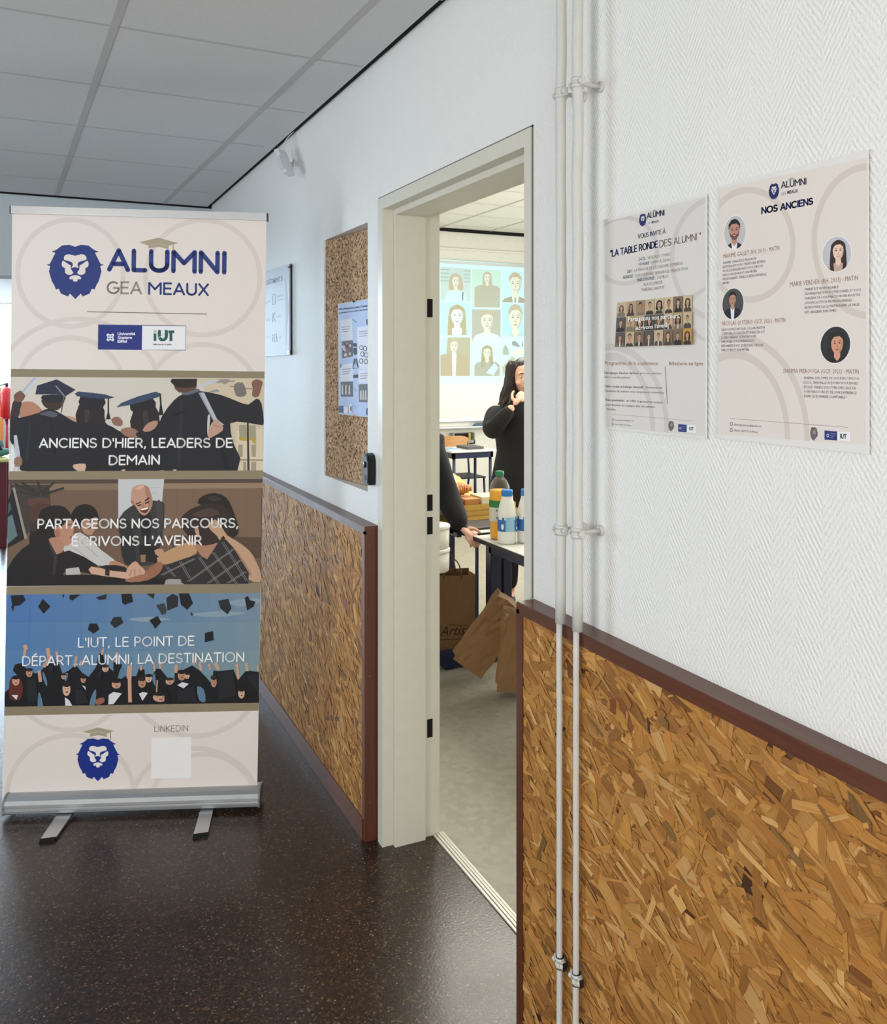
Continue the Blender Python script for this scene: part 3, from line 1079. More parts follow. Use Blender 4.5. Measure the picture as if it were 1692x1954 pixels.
NAVY, GREYT = (44, 60, 122), (150, 144, 134)
a = banner_art(ZA)
lion(a, lambda x, y: (458 + x + y * 0.004, 443 + y), NAVY, BG)
a.build('lion_emblem', ban)
a = banner_art(ZA)
stroke_text(a, 'ALUMNI', (662, 442), (1374, 460), 145, NAVY, 0.19, 0.17)
a.poly([(848, 262), (965, 235), (1085, 268), (1028, 284), (965, 270), (905, 284)], (168, 156, 134))
a.poly([(903, 285), (965, 272), (1027, 285), (1027, 304), (965, 290), (905, 300)], (168, 156, 134))
a.line((1055, 275), (1055, 312), 7, (168, 156, 134))
stroke_text(a, 'GEA', (652, 579), (860, 581), 80, GREYT, 0.15, 0.17)
stroke_text(a, 'MEAUX', (905, 582), (1268, 591), 78, NAVY, 0.16, 0.17)
a.line((530, 686), (1260, 700), 5, (120, 112, 106))
a.build('title_lettering', ban)
a = banner_art(ZA)
a.poly([(597, 763), (1134, 770), (1132, 922), (595, 917)], (120, 120, 140))
a.poly([(600, 766), (866, 769), (864, 918), (598, 914)], (40, 54, 126))
a.poly([(866, 772), (1131, 774), (1129, 918), (864, 918)], (232, 232, 234))
for s, y in (('Université', 828), ('Gustave', 851), ('Eiffel', 874)):
    a.text(s, (716, y), (716 + {'Université': 108, 'Gustave': 88, 'Eiffel': 57}[s], y), 17, (226, 228, 240), 0.03)
a.poly(ell(672, 842, 8, 8, 12), (226, 228, 240))
for k in range(4):
    g = k * math.pi / 2
    p = [(672 + math.cos(g) * 36 + 26 * math.cos(g + math.pi - 0.9 + 1.8 * j / 6), 842 + math.sin(g) * 36 + 26 * math.sin(g + math.pi - 0.9 + 1.8 * j / 6)) for j in range(7)]
    p2 = [(672 + math.cos(g) * 36 + 18 * math.cos(g + math.pi - 0.9 + 1.8 * j / 6), 842 + math.sin(g) * 36 + 18 * math.sin(g + math.pi - 0.9 + 1.8 * j / 6)) for j in range(7)]
    a.poly(p + p2[::-1], (226, 228, 240))
G1 = (40, 92, 84)
a.poly(rect(936, 818, 952, 864), G1); a.poly(rect(936, 800, 952, 812), (150, 180, 160))
a.poly(smooth([(962, 800), (980, 800), (980, 838), (992, 850), (1003, 838), (1003, 800), (1022, 800), (1022, 842), (1008, 862), (992, 866), (974, 862), (962, 842)], 2), G1)
a.poly([(1026, 800), (1062, 800), (1062, 816), (1050, 816), (1050, 865), (1032, 865), (1032, 816), (1026, 816)], G1)
a.line((958, 850), (1000, 820), 4, (190, 205, 190))
a.text('Marne-la-Vallée', (934, 889), (1046, 890), 9, (60, 70, 70), 0.02)
a.build('institution_logos', ban)

# ---- first photo strip: four graduates seen from behind
a = banner_art(ZB, 6)
a.poly([(65, 92), (1610, 102), (1603, 663), (56, 668)], (208, 201, 190))
W1 = [(65, 92), (1610, 102), (1603, 663), (56, 668)]
def P1(pts, rgb, sm=2):
    a.poly(smooth(pts, sm) if sm else pts, rgb, win=W1)
P1([(1195, 103), (1610, 103), (1602, 663), (1430, 663), (1400, 380)], (205, 190, 165), 0)
P1([(1440, 420), (1600, 410), (1602, 663), (1440, 663)], (214, 200, 174), 0)
P1([(100, 330), (120, 255), (200, 245), (262, 300), (290, 340), (180, 340)], (178, 128, 104))
P1([(400, 330), (470, 345), (470, 375), (420, 365)], (190, 150, 128))
for q in ([(1455, 388), (1502, 385), (1506, 478), (1460, 476)], [(1514, 388), (1558, 390), (1560, 480), (1518, 478)], [(1450, 505), (1478, 505), (1478, 580), (1452, 580)],
          [(1530, 505), (1560, 505), (1558, 580), (1532, 580)], [(1480, 610), (1500, 610), (1500, 663), (1480, 663)], [(1530, 610), (1560, 610), (1560, 663), (1530, 663)]):
    P1(q, (160, 152, 128), 0)
P1([(1455, 460), (1505, 462), (1506, 484), (1458, 480)], (178, 158, 70), 0); P1([(1518, 462), (1560, 466), (1560, 500), (1540, 496)], (178, 158, 70), 0)
P1([(1503, 300), (1513, 300), (1520, 663), (1506, 663)], (60, 56, 54), 0)
a.line((1442, 598), (1602, 600), 5, (70, 66, 62)); a.line((1250, 130), (1430, 118), 6, (120, 112, 104)); a.line((1400, 150), (1560, 170), 5, (110, 104, 98))
P1([(1425, 140), (1478, 128), (1502, 195), (1470, 215), (1436, 205)], (120, 114, 108)); P1([(1330, 110), (1400, 108), (1370, 140)], (150, 144, 134)); P1([(1210, 140), (1300, 110), (1330, 120), (1250, 150)], (190, 196, 200))
P1([(1270, 185), (1320, 168), (1335, 185)], (140, 150, 150))
# left raised arm and scroll
P1([(62, 330), (70, 285), (85, 235), (132, 240), (122, 290), (110, 340), (62, 350)], (52, 50, 56))
P1([(84, 205), (120, 178), (152, 188), (152, 215), (130, 245), (92, 240)], (118, 84, 70))
P1([(132, 180), (205, 98), (248, 97), (155, 206)], (200, 202, 210), 0); P1([(205, 98), (222, 97), (142, 192), (132, 182)], (176, 180, 196), 0)
# middle gowns behind
P1([(470, 400), (560, 390), (650, 380), (720, 420), (800, 440), (900, 420), (980, 390), (1010, 660), (460, 660)], (34, 33, 39))
P1([(480, 265), (620, 262), (636, 340), (640, 375), (560, 400), (468, 385)], (44, 36, 37)); P1([(520, 270), (545, 270), (535, 370), (515, 370)], (62, 52, 52))
P1([(490, 212), (636, 224), (625, 280), (560, 292), (492, 282)], (36, 36, 42)); P1([(455, 196), (475, 182), (560, 190), (640, 200), (697, 218), (668, 226), (600, 226), (470, 212)], (54, 66, 92), 1)
P1([(656, 225), (664, 225), (664, 310), (674, 352), (645, 352), (655, 310)], (30, 30, 36), 0)
P1([(812, 300), (945, 272), (972, 360), (965, 410), (900, 440), (800, 425)], (42, 35, 37)); P1([(870, 300), (895, 295), (905, 400), (880, 400)], (60, 52, 54))
P1([(790, 260), (928, 222), (946, 285), (880, 300), (822, 318)], (36, 36, 42)); P1([(708, 279), (738, 252), (840, 212), (948, 183), (984, 197), (965, 216), (800, 262)], (56, 72, 100), 1)
P1([(970, 195), (980, 198), (984, 260), (995, 325), (966, 328), (974, 262)], (34, 34, 40), 0)
P1([(868, 418), (905, 372), (962, 360), (945, 405), (900, 428)], (176, 138, 116))
# first graduate
P1([(60, 345), (120, 342), (235, 312), (300, 284), (385, 325), (480, 378), (560, 362), (640, 355), (652, 410), (570, 450), (478, 470), (468, 560), (474, 665), (128, 665), (108, 560), (60, 480)], (37, 37, 43))
P1([(240, 318), (300, 300), (352, 318), (330, 340), (280, 330)], (84, 88, 100)); P1([(300, 345), (310, 345), (345, 560), (330, 560)], (28, 28, 34), 0); P1([(180, 360), (190, 360), (170, 600), (150, 600)], (46, 46, 54), 0)
P1([(258, 220), (384, 225), (382, 262), (350, 296), (300, 290), (265, 268)], (64, 48, 42)); P1([(258, 205), (388, 205), (388, 240), (320, 252), (262, 238)], (40, 40, 48))
P1([(215, 200), (226, 146), (345, 108), (460, 172), (392, 215), (345, 200), (240, 200)], (46, 50, 66), 0)
a.line((340, 148), (392, 210), 6, (150, 150, 156)); a.line((390, 210), (372, 312), 6, (90, 96, 110))
P1([(84, 450), (102, 446), (122, 560), (120, 665), (108, 665), (90, 560)], (186, 190, 200), 0); P1([(62, 560), (80, 500), (95, 600), (80, 663), (62, 663)], (220, 222, 224)); P1([(88, 590), (128, 580), (134, 628), (92, 640)], (146, 112, 98))
# linked hands
P1([(640, 360), (690, 375), (730, 405), (700, 400), (655, 385)], (200, 196, 190)); P1([(678, 350), (718, 335), (746, 365), (738, 392), (694, 386)], (140, 102, 88))
P1([(734, 415), (790, 400), (840, 425), (830, 464), (760, 452)], (150, 112, 96))
# tall graduate on the right
P1([(832, 432), (960, 422), (1010, 395), (1020, 470), (960, 466), (850, 462)], (36, 36, 42))
P1([(985, 335), (1060, 235), (1120, 196), (1205, 178), (1340, 202), (1440, 240), (1512, 262), (1560, 226), (1592, 255), (1607, 372), (1585, 386), (1500, 372), (1402, 376), (1422, 500), (1446, 663), (985, 663), (1000, 500), (960, 430)], (35, 36, 42))
P1([(1275, 260), (1290, 260), (1400, 660), (1370, 660)], (27, 28, 33), 0); P1([(1100, 230), (1112, 230), (1100, 620), (1080, 620)], (45, 46, 54), 0); P1([(1050, 320), (1150, 290), (1140, 300), (1060, 335)], (28, 28, 34))
P1([(1105, 190), (1195, 165), (1215, 180), (1140, 205)], (96, 100, 112))
P1([(1060, 140), (1170, 130), (1196, 160), (1150, 182), (1090, 188)], (92, 66, 56)); P1([(1046, 104), (1200, 104), (1196, 150), (1130, 160), (1070, 155), (1050, 135), (1038, 122)], (44, 36, 34), 1)
P1([(1532, 128), (1560, 108), (1598, 122), (1590, 160), (1572, 215), (1535, 208), (1540, 165)], (128, 92, 78))
P1([(1208, 190), (1242, 187), (1322, 350), (1366, 386), (1340, 390), (1300, 362)], (178, 182, 190), 0); P1([(1208, 190), (1220, 188), (1305, 362), (1300, 362)], (146, 150, 160), 0)
P1([(1265, 330), (1280, 330), (1275, 400), (1268, 460), (1262, 420)], (196, 194, 190)); P1([(1268, 418), (1310, 350), (1350, 382), (1356, 420), (1295, 458), (1272, 466)], (188, 152, 132)); a.line((1300, 385), (1345, 405), 4, (150, 114, 98))
P1([(448, 628), (520, 622), (516, 666), (482, 668), (450, 650)], (206, 172, 150)); P1([(740, 660), (760, 656), (762, 668), (742, 668)], (206, 172, 150)); P1([(1050, 660), (1072, 656), (1074, 668)], (206, 172, 150))
a.build('photo_strip', ban, label='photo of graduates in caps seen from behind')
a = banner_art(ZB, a.layer + 3)
stroke_text(a, "ANCIENS D'HIER, LEADERS DE", (240, 527), (1415, 526), 62, (244, 243, 241), 0.155, 0.16)
stroke_text(a, 'DEMAIN', (664, 632), (971, 629), 62, (244, 243, 241), 0.155, 0.16)
a.build('slogan_lettering', ban)

# ---- second photo strip: team with stacked hands
a = banner_art(ZB, 6)
W1 = [(52, 720), (1600, 713), (1590, 1352), (40, 1368)]
a.poly(W1, (112, 90, 74))
P1([(52, 718), (1600, 712), (1600, 742), (52, 748)], (84, 70, 60), 0); P1([(80, 745), (720, 742), (720, 780), (85, 786)], (132, 110, 90), 0); P1([(990, 742), (1600, 738), (1598, 770), (990, 776)], (148, 124, 102), 0)
P1([(990, 776), (1598, 770), (1596, 1080), (990, 1060)], (122, 98, 80), 0); P1([(1030, 1060), (1596, 1070), (1594, 1200), (1060, 1180)], (88, 70, 58), 0); P1([(1590, 770), (1598, 770), (1594, 1340), (1588, 1340)], (96, 80, 68), 0)
for x in (1080, 1180, 1300, 1400, 1500):
    a.line((x, 778), (x, 1060), 3, (112, 90, 73))
P1([(60, 750), (300, 750), (310, 900), (240, 1000), (150, 1060), (80, 900)], (66, 58, 52), 0); P1([(170, 840), (290, 830), (300, 870), (190, 885)], (92, 64, 54)); P1([(180, 880), (295, 870), (280, 980), (200, 990)], (80, 56, 48))
P1([(40, 870), (76, 770), (150, 1080), (40, 1140)], (36, 36, 38), 0); P1([(46, 950), (74, 930), (106, 1060), (46, 1112)], (96, 118, 122), 0); P1([(46, 880), (62, 850), (70, 900), (46, 930)], (70, 84, 88), 0)
P1([(76, 770), (90, 765), (165, 1075), (150, 1082)], (150, 140, 128), 0); P1([(40, 1225), (240, 1090), (250, 1130), (40, 1262)], (104, 90, 78), 0)
for p, q in (((90, 745), (240, 815)), ((130, 735), (245, 810)), ((230, 730), (250, 800)), ((330, 735), (255, 805)), ((390, 770), (258, 812)), ((100, 790), (235, 820)), ((300, 760), (250, 800))):
    a.line(p, q, 14, (54, 52, 46))
P1([(720, 716), (1000, 715), (985, 880), (720, 960)], (196, 198, 198), 0); a.line((790, 800), (960, 800), 4, (176, 178, 178)); a.line((800, 770), (970, 768), 4, (178, 180, 180))
# bald man leaning in
P1([(722, 960), (800, 880), (880, 850), (985, 852), (1002, 900), (990, 1060), (970, 1140), (930, 1236), (760, 1236), (735, 1100)], (58, 56, 56)); P1([(740, 960), (800, 1000), (830, 1230), (770, 1236), (735, 1100)], (46, 45, 46)); P1([(950, 860), (985, 860), (990, 1000), (960, 1050)], (68, 66, 66))
P1([(850, 930), (916, 928), (915, 1050), (880, 1120)], (36, 35, 38)); P1([(870, 1100), (960, 1140), (950, 1230), (850, 1180)], (38, 36, 36)); P1([(855, 1178), (888, 1176), (884, 1222), (860, 1222)], (150, 116, 84), 0)
P1([(800, 800), (812, 765), (858, 748), (902, 762), (918, 800), (930, 845), (918, 900), (882, 938), (848, 918), (815, 865), (798, 855)], (190, 148, 124)); P1([(880, 760), (902, 766), (916, 800), (926, 850), (915, 895), (900, 860)], (168, 124, 102)); P1([(820, 775), (850, 755), (880, 760), (850, 780)], (210, 172, 148))
P1([(796, 850), (810, 846), (818, 870), (806, 872)], (164, 118, 98))
P1([(824, 866), (858, 852), (860, 858), (830, 872)], (60, 42, 38), 0); P1([(880, 846), (908, 826), (911, 834), (884, 853)], (52, 36, 32), 0); P1([(834, 876), (858, 868), (858, 876), (838, 882)], (58, 40, 36)); P1([(884, 860), (908, 850), (908, 858), (886, 868)], (58, 40, 36))
P1([(864, 862), (876, 860), (882, 886), (862, 888)], (170, 122, 100)); P1([(852, 898), (906, 884), (902, 908), (884, 924), (862, 916)], (98, 44, 42)); P1([(856, 898), (902, 887), (898, 898), (866, 906)], (238, 232, 226))
# women on the left
P1([(430, 940), (465, 885), (520, 868), (575, 890), (600, 945), (590, 985), (540, 1010), (480, 1010), (440, 990)], (36, 30, 30)); P1([(492, 985), (550, 958), (594, 950), (588, 1000), (560, 1055), (512, 1045)], (176, 132, 112)); P1([(535, 1012), (558, 1004), (556, 1014), (540, 1022)], (130, 70, 64)); a.line((545, 975), (580, 965), 6, (52, 38, 34))
P1([(380, 1140), (460, 1045), (520, 1060), (620, 1150), (702, 1212), (690, 1238), (600, 1242), (450, 1190)], (198, 195, 190)); a.line((470, 1080), (600, 1190), 5, (164, 160, 156)); a.line((430, 1120), (540, 1200), 5, (168, 164, 160))
P1([(662, 1236), (702, 1212), (795, 1262), (770, 1288)], (182, 132, 102))
P1([(232, 960), (250, 905), (325, 876), (395, 888), (436, 945), (430, 1010), (385, 1060), (330, 1075), (250, 1090), (180, 1120), (190, 1010)], (38, 31, 31)); P1([(185, 1000), (235, 960), (235, 1010), (200, 1040)], (60, 50, 48))
P1([(330, 1010), (380, 1000), (430, 955), (450, 1000), (448, 1040), (432, 1108), (392, 1122), (345, 1085)], (182, 136, 112)); P1([(335, 1030), (360, 1022), (368, 1060), (345, 1070)], (160, 112, 92)); a.line((405, 1000), (438, 988), 6, (52, 38, 34)); P1([(425, 1068), (446, 1060), (444, 1074), (428, 1078)], (140, 76, 70))
P1([(290, 1090), (345, 1070), (395, 1115), (350, 1185)], (176, 130, 108))
P1([(44, 1366), (42, 1265), (130, 1145), (230, 1085), (290, 1072), (345, 1175), (420, 1150), (590, 1238), (562, 1294), (400, 1270), (330, 1366)], (36, 33, 34)); P1([(290, 1100), (302, 1096), (350, 1185), (332, 1300), (320, 1300), (330, 1190)], (58, 54, 54), 0)
# table, papers, right-hand pair
P1([(330, 1300), (1160, 1296), (1160, 1366), (330, 1368)], (34, 31, 31), 0); P1([(400, 1262), (480, 1252), (492, 1296), (402, 1300)], (186, 182, 178), 0); P1([(1010, 1330), (1110, 1300), (1160, 1318), (1150, 1358), (1000, 1360)], (160, 156, 152), 0); P1([(640, 1240), (760, 1250), (780, 1300), (560, 1290)], (40, 36, 36))
P1([(1203, 862), (1240, 816), (1310, 800), (1376, 828), (1412, 890), (1452, 1010), (1440, 1060), (1390, 1060), (1300, 920)], (40, 34, 34)); P1([(1260, 830), (1310, 815), (1350, 840), (1300, 850)], (58, 50, 48))
P1([(955, 1196), (1080, 1122), (1190, 1096), (1195, 1170), (1065, 1222), (990, 1234)], (188, 148, 112)); P1([(940, 1150), (985, 1140), (1000, 1170), (960, 1185)], (190, 146, 122))
P1([(1190, 1095), (1300, 1085), (1335, 1150), (1262, 1204), (1200, 1150)], (170, 126, 102)); P1([(1128, 922), (1200, 882), (1300, 862), (1390, 900), (1412, 985), (1380, 1060), (1300, 1112), (1200, 1112), (1112, 1020), (1100, 965)], (54, 42, 38)); P1([(1170, 930), (1280, 890), (1340, 930), (1230, 950)], (78, 62, 54)); P1([(1185, 1010), (1205, 1005), (1215, 1060), (1196, 1060)], (190, 146, 122))
P1([(1310, 960), (1352, 1010), (1385, 1060), (1440, 1092), (1520, 1152), (1562, 1222), (1588, 1290), (1582, 1345), (1500, 1320), (1432, 1222), (1368, 1140), (1320, 1060), (1270, 1010)], (190, 156, 128)); P1([(1360, 1080), (1440, 1150), (1530, 1290), (1500, 1290), (1420, 1180)], (158, 124, 98)); P1([(1345, 1075), (1362, 1060), (1372, 1078), (1352, 1092)], (40, 32, 30), 0)
P1([(948, 1275), (1060, 1222), (1205, 1178), (1262, 1204), (1335, 1090), (1380, 1088), (1462, 1200), (1512, 1363), (1140, 1366), (1100, 1325), (970, 1322)], (48, 45, 46))
for p, q in (((1205, 1190), (1330, 1360)), ((1290, 1160), (1440, 1360)), ((1350, 1100), (1500, 1340)), ((1140, 1340), (1420, 1140)), ((1260, 1350), (1460, 1210)), ((1380, 1350), (1490, 1280)), ((1010, 1250), (1060, 1310)), ((980, 1300), (1180, 1200)), ((1090, 1215), (1150, 1320))):
    a.line(p, q, 5, (112, 108, 106)); a.line((p[0] + 12, p[1]), (q[0] + 12, q[1]), 2.5, (150, 146, 142))
P1([(880, 1282), (962, 1220), (992, 1238), (970, 1290), (900, 1332), (810, 1340)], (152, 104, 80))
P1([(556, 1248), (680, 1274), (760, 1282), (825, 1302), (810, 1326), (700, 1314), (555, 1292)], (206, 166, 142)); P1([(640, 1262), (668, 1266), (666, 1306), (640, 1302)], (52, 44, 42), 0)
P1([(768, 1278), (790, 1240), (825, 1215), (850, 1240), (882, 1270), (878, 1296), (840, 1312), (790, 1310)], (204, 160, 136)); P1([(760, 1330), (850, 1300), (898, 1298), (880, 1330), (800, 1345)], (160, 112, 88))
for p, q in (((800, 1268), (790, 1306)), ((822, 1262), (822, 1308)), ((848, 1266), (856, 1304))):
    a.line(p, q, 4, (150, 108, 90))
a.build('photo_strip', ban, label='photo of a smiling team stacking hands over a table')
a = banner_art(ZB, a.layer + 3)
stroke_text(a, 'PARTAGEONS NOS PARCOURS,', (230, 1020), (1449, 1014), 62, (244, 243, 241), 0.155, 0.16)
stroke_text(a, "ÉCRIVONS L'AVENIR", (438, 1126), (1226, 1119), 62, (244, 243, 241), 0.155, 0.16)
a.build('slogan_lettering', ban)

# ---- third photo strip: crowd throwing caps
a = banner_art(ZC, 6)
W1 = [(38, 78), (1586, 68), (1577, 737), (28, 762)]
for k in range(10):
    x0, x1 = 28 + 156 * k, 28 + 156 * (k + 1) + 1
    t = k / 9
    for j in range(4):
        y0, y1 = 68 + 175 * j, 68 + 175 * (j + 1) + 1
        s_ = j / 3
        rgb = tuple(int(p + (q - p) * t + r * s_) for p, q, r in zip((78, 118, 172), (116, 140, 158), (12, 14, -2)))
        a.poly(rect(x0, y0, x1, y1), rgb, win=W1, same=(k + j > 0))
for q in ([(780, 230), (900, 215), (1040, 228), (900, 245)], [(1150, 200), (1330, 180), (1500, 190), (1320, 215)], [(1400, 120), (1560, 100), (1580, 130), (1450, 150)]):
    P1(q, (136, 156, 170), 3)
CAPS = [[(65, 85), (140, 80), (158, 112), (120, 145), (75, 150)], [(65, 148), (88, 150), (80, 186)], [(232, 152), (260, 104), (308, 150), (266, 195)], [(378, 80), (392, 78), (386, 104)],
        [(425, 80), (492, 78), (440, 116), (422, 104)], [(583, 96), (650, 75), (646, 106), (606, 113)], [(738, 76), (800, 72), (812, 122), (760, 141), (745, 130)], [(892, 74), (942, 70), (936, 106)],
        [(950, 142), (1000, 130), (1016, 170), (1010, 196), (985, 202)], [(1012, 100), (1050, 74), (1086, 90), (1082, 152), (1020, 176)], [(1088, 72), (1150, 67), (1176, 132), (1140, 172), (1102, 140)],
        [(1328, 116), (1390, 104), (1410, 162), (1386, 200), (1342, 162)], [(1490, 98), (1510, 86), (1522, 112), (1556, 122), (1545, 152), (1505, 176)], [(670, 252), (692, 216), (736, 214), (752, 250), (700, 284)],
        [(534, 292), (546, 254), (590, 254), (606, 290), (570, 317)], [(908, 236), (960, 208), (982, 246), (945, 288), (930, 262)], [(1248, 312), (1298, 300), (1302, 356), (1247, 370)], [(1160, 180), (1180, 205), (1162, 206)]]
for i, q in enumerate(CAPS):
    P1(q, ((30, 31, 34), (40, 42, 46), (58, 62, 66))[i % 3 if i in (8, 15) else i % 2], 0)
P1([(28, 762), (28, 675), (70, 640), (120, 590), (78, 540), (90, 505), (130, 495), (160, 530), (215, 560), (250, 545), (280, 500), (330, 480), (362, 505), (380, 560), (420, 540), (460, 505), (500, 555), (540, 580), (585, 520), (600, 440), (625, 430), (640, 505),
    (690, 545), (690, 490), (745, 505), (715, 590), (770, 575), (830, 575), (845, 530), (880, 535), (885, 590), (930, 570), (950, 530), (975, 530), (1020, 585), (1062, 615), (1065, 520), (1090, 550), (1170, 510), (1215, 540), (1290, 620), (1300, 540), (1330, 545),
    (1422, 535), (1448, 600), (1500, 540), (1577, 550), (1577, 740)], (25, 26, 29), 0)
for q in ([(230, 760), (232, 690), (242, 676), (262, 755)], [(545, 750), (560, 690), (585, 655), (582, 735), (575, 750)], [(1200, 640), (1240, 655), (1252, 730), (1212, 720)], [(262, 545), (285, 600), (285, 640), (262, 590)], [(415, 560), (400, 610), (385, 560)], [(740, 520), (770, 545), (745, 590), (720, 580)], [(925, 590), (945, 560), (948, 640)]):
    P1(q, (92, 124, 152), 2)
SK = (198, 156, 132)
for x0, y0, x1, y1, w in ((155, 388, 148, 450, 16), (150, 385, 160, 415, 24), (238, 540, 246, 610, 20), (290, 405, 302, 478, 22), (302, 470, 265, 520, 20), (345, 425, 352, 480, 14), (465, 455, 455, 520, 14), (492, 480, 488, 515, 12), (628, 408, 620, 445, 12), (712, 430, 705, 490, 18),
                          (788, 545, 792, 735, 22), (790, 510, 786, 590, 30), (860, 510, 858, 540, 12), (936, 490, 942, 545, 12), (970, 480, 978, 530, 14), (1075, 505, 1070, 555, 20), (1180, 455, 1178, 505, 14), (1216, 490, 1224, 540, 16), (1272, 500, 1280, 535, 12), (1310, 495, 1330, 535, 22), (1442, 500, 1452, 590, 16), (1500, 495, 1506, 545, 18), (1568, 510, 1572, 545, 10), (958, 600, 952, 690, 8)):
    a.line((x0, y0), (x1, y1), w, SK)
P1([(58, 605), (92, 572), (128, 600), (140, 660), (120, 720), (60, 710)], (96, 44, 36))
for i, (x, y, rx, ry) in enumerate(((96, 605, 22, 28), (178, 556, 20, 26), (405, 655, 24, 42), (388, 578, 15, 17), (507, 597, 16, 20), (642, 530, 20, 20), (708, 626, 28, 26), (865, 616, 24, 30), (905, 590, 20, 24), (1032, 608, 24, 20), (1106, 572, 24, 30), (1140, 574, 14, 18), (975, 705, 44, 28), (1302, 610, 18, 34), (1470, 680, 20, 32))):
    a.poly(ell(x, y, rx, ry, 14), (SK, (184, 138, 116), (210, 172, 148))[i % 3])
    a.poly(ell(x, y - ry * 0.75, rx * 1.1, ry * 0.45, 12), ((34, 27, 26), (52, 36, 30))[i % 2])
    a.poly(ell(x + rx * 0.1, y + ry * 0.4, rx * 0.35, ry * 0.14, 8), (126, 58, 54))
    a.poly(ell(x - rx * 0.4, y - ry * 0.1, rx * 0.16, ry * 0.08, 6), (60, 42, 38)); a.poly(ell(x + rx * 0.4, y - ry * 0.1, rx * 0.16, ry * 0.08, 6), (60, 42, 38))
for q in ([(662, 690), (690, 672), (742, 680), (692, 745), (660, 748)], [(846, 682), (870, 672), (900, 678), (868, 726)], [(1080, 630), (1110, 612), (1150, 622), (1118, 650)], [(395, 705), (420, 720), (442, 758), (398, 758)], [(70, 690), (110, 690), (100, 720)], [(500, 630), (520, 640), (522, 662)]):
    P1(q, (216, 216, 222), 0)
P1([(580, 720), (630, 705), (634, 735), (590, 750)], (150, 96, 82)); P1([(1008, 660), (1030, 690), (1028, 730), (1000, 735)], (32, 27, 27))
for q in ([(290, 520), (330, 500), (318, 560)], [(590, 560), (620, 545), (606, 620)], [(1325, 560), (1420, 545), (1440, 690), (1330, 720)], [(1500, 570), (1570, 560), (1570, 680)], [(160, 600), (220, 590), (230, 720), (170, 740)], [(1080, 660), (1180, 640), (1200, 730), (1080, 730)], [(460, 650), (520, 670), (540, 740), (460, 745)]):
    P1(q, (36, 37, 41), 0)
a.build('photo_strip', ban, label='photo of a graduate crowd throwing caps at blue sky')
a = banner_art(ZC, a.layer + 3)
stroke_text(a, "L'IUT, LE POINT DE", (476, 402), (1182, 390), 62, (246, 247, 248), 0.125, 0.16)
stroke_text(a, 'DÉPART...ALUMNI, LA DESTINATION', (136, 515), (1486, 489), 62, (246, 247, 248), 0.125, 0.16)
a.build('slogan_lettering', ban)

# ---- foot of the banner (the square code itself is left blank)
a = banner_art(ZC)
lion(a, lambda x, y: (596 + x * 0.78, 1085 + y * 0.79), (24, 48, 132), (232, 226, 222))
a.poly([(500, 915), (595, 888), (696, 910), (650, 926), (598, 912), (548, 924)], (166, 156, 134))
a.poly([(548, 926), (598, 914), (650, 927), (650, 946), (598, 934), (548, 945)], (166, 156, 134))
a.line((672, 914), (674, 962), 5, (150, 140, 118))
a.build('lion_emblem', ban)
a = banner_art(ZC)
stroke_text(a, 'LINKEDIN', (940, 916), (1145, 911), 38, (112, 108, 108), 0.1, 0.16)
a.poly([(922, 952), (1165, 946), (1164, 1194), (920, 1200)], (236, 233, 231))
a.build('foot_lettering', ban)

# ------------------------------------------------------------------ the two wall posters
PS = Sheet((WX - 0.004, 0, 0), (-1, 0, 0))
INK, BRN, NVP = (52, 56, 78), (150, 112, 88), (28, 38, 92)
PKP = 1.05


def paper(t, corners, th=0.0005):
    bm = NB()
    prism(bm, [PS.P(x, y, -0.0001) for x, y in corners], (th, 0, 0))
    return obj('sheet', bm, M_PAPER, t)


def grey_lion(a, cx, cy, k):
    a.poly([(cx + x * 0.28 * k, cy + y * 0.5 * k + x * 0.04 * k) for x, y in LION], (104, 94, 94))
    a.poly([(cx + x * 0.28 * k, cy + y * 0.5 * k) for x, y in [(-60, -60), (40, -120), (90, -40), (40, 20), (-30, 0)]], (146, 138, 136))
    a.poly([(cx + x * 0.28 * k, cy + y * 0.5 * k) for x, y in [(20, 140), (130, 60), (150, 90), (40, 190)]], (206, 202, 200))


def footer(a, line, mails, lionat, navyq, whiteq, iut):
    a.line(line[0], line[1], 5, (150, 140, 132))
    for s, p, q in mails:
        a.text(s, p, q, 22, INK, 0.0, 1)
    for (x, y), kind in zip([(mails[0][1][0] - 28, mails[0][1][1] - 14), (mails[1][1][0] - 30, mails[1][1][1] - 14)], 'oc'):
        if kind == 'o':
            a.poly(ell(x, y, 17, 21, 14), (120, 92, 80)); a.poly(ell(x, y, 10, 13, 14), (222, 216, 210))
        else:
            a.poly(rect(x - 14, y - 18, x + 14, y + 20), (120, 92, 80)); a.poly(rect(x - 8, y - 8, x + 8, y + 13), (222, 216, 210))
    grey_lion(a, *lionat)
    a.poly(navyq, (40, 50, 112)); a.poly(whiteq, (230, 230, 230))
    n0, n2 = Vector(navyq[0]), Vector(navyq[2])
    for i in range(3):
        y = n0.y + (n2.y - n0.y) * (0.32 + 0.2 * i)
        a.line((n0.x + (n2.x - n0.x) * 0.46, y), (n0.x + (n2.x - n0.x) * (0.9 - 0.1 * i), y + 3), 5, (150, 158, 200))
    a.poly(ell(n0.x + (n2.x - n0.x) * 0.26, (n0.y + n2.y) / 2, 14, 20, 10), (190, 196, 224)); a.poly(ell(n0.x + (n2.x - n0.x) * 0.26, (n0.y + n2.y) / 2, 8, 12, 10), (40, 50, 112))
    a.text('IUT', iut[0], iut[1], iut[2], (40, 78, 74), 0.05, 2)


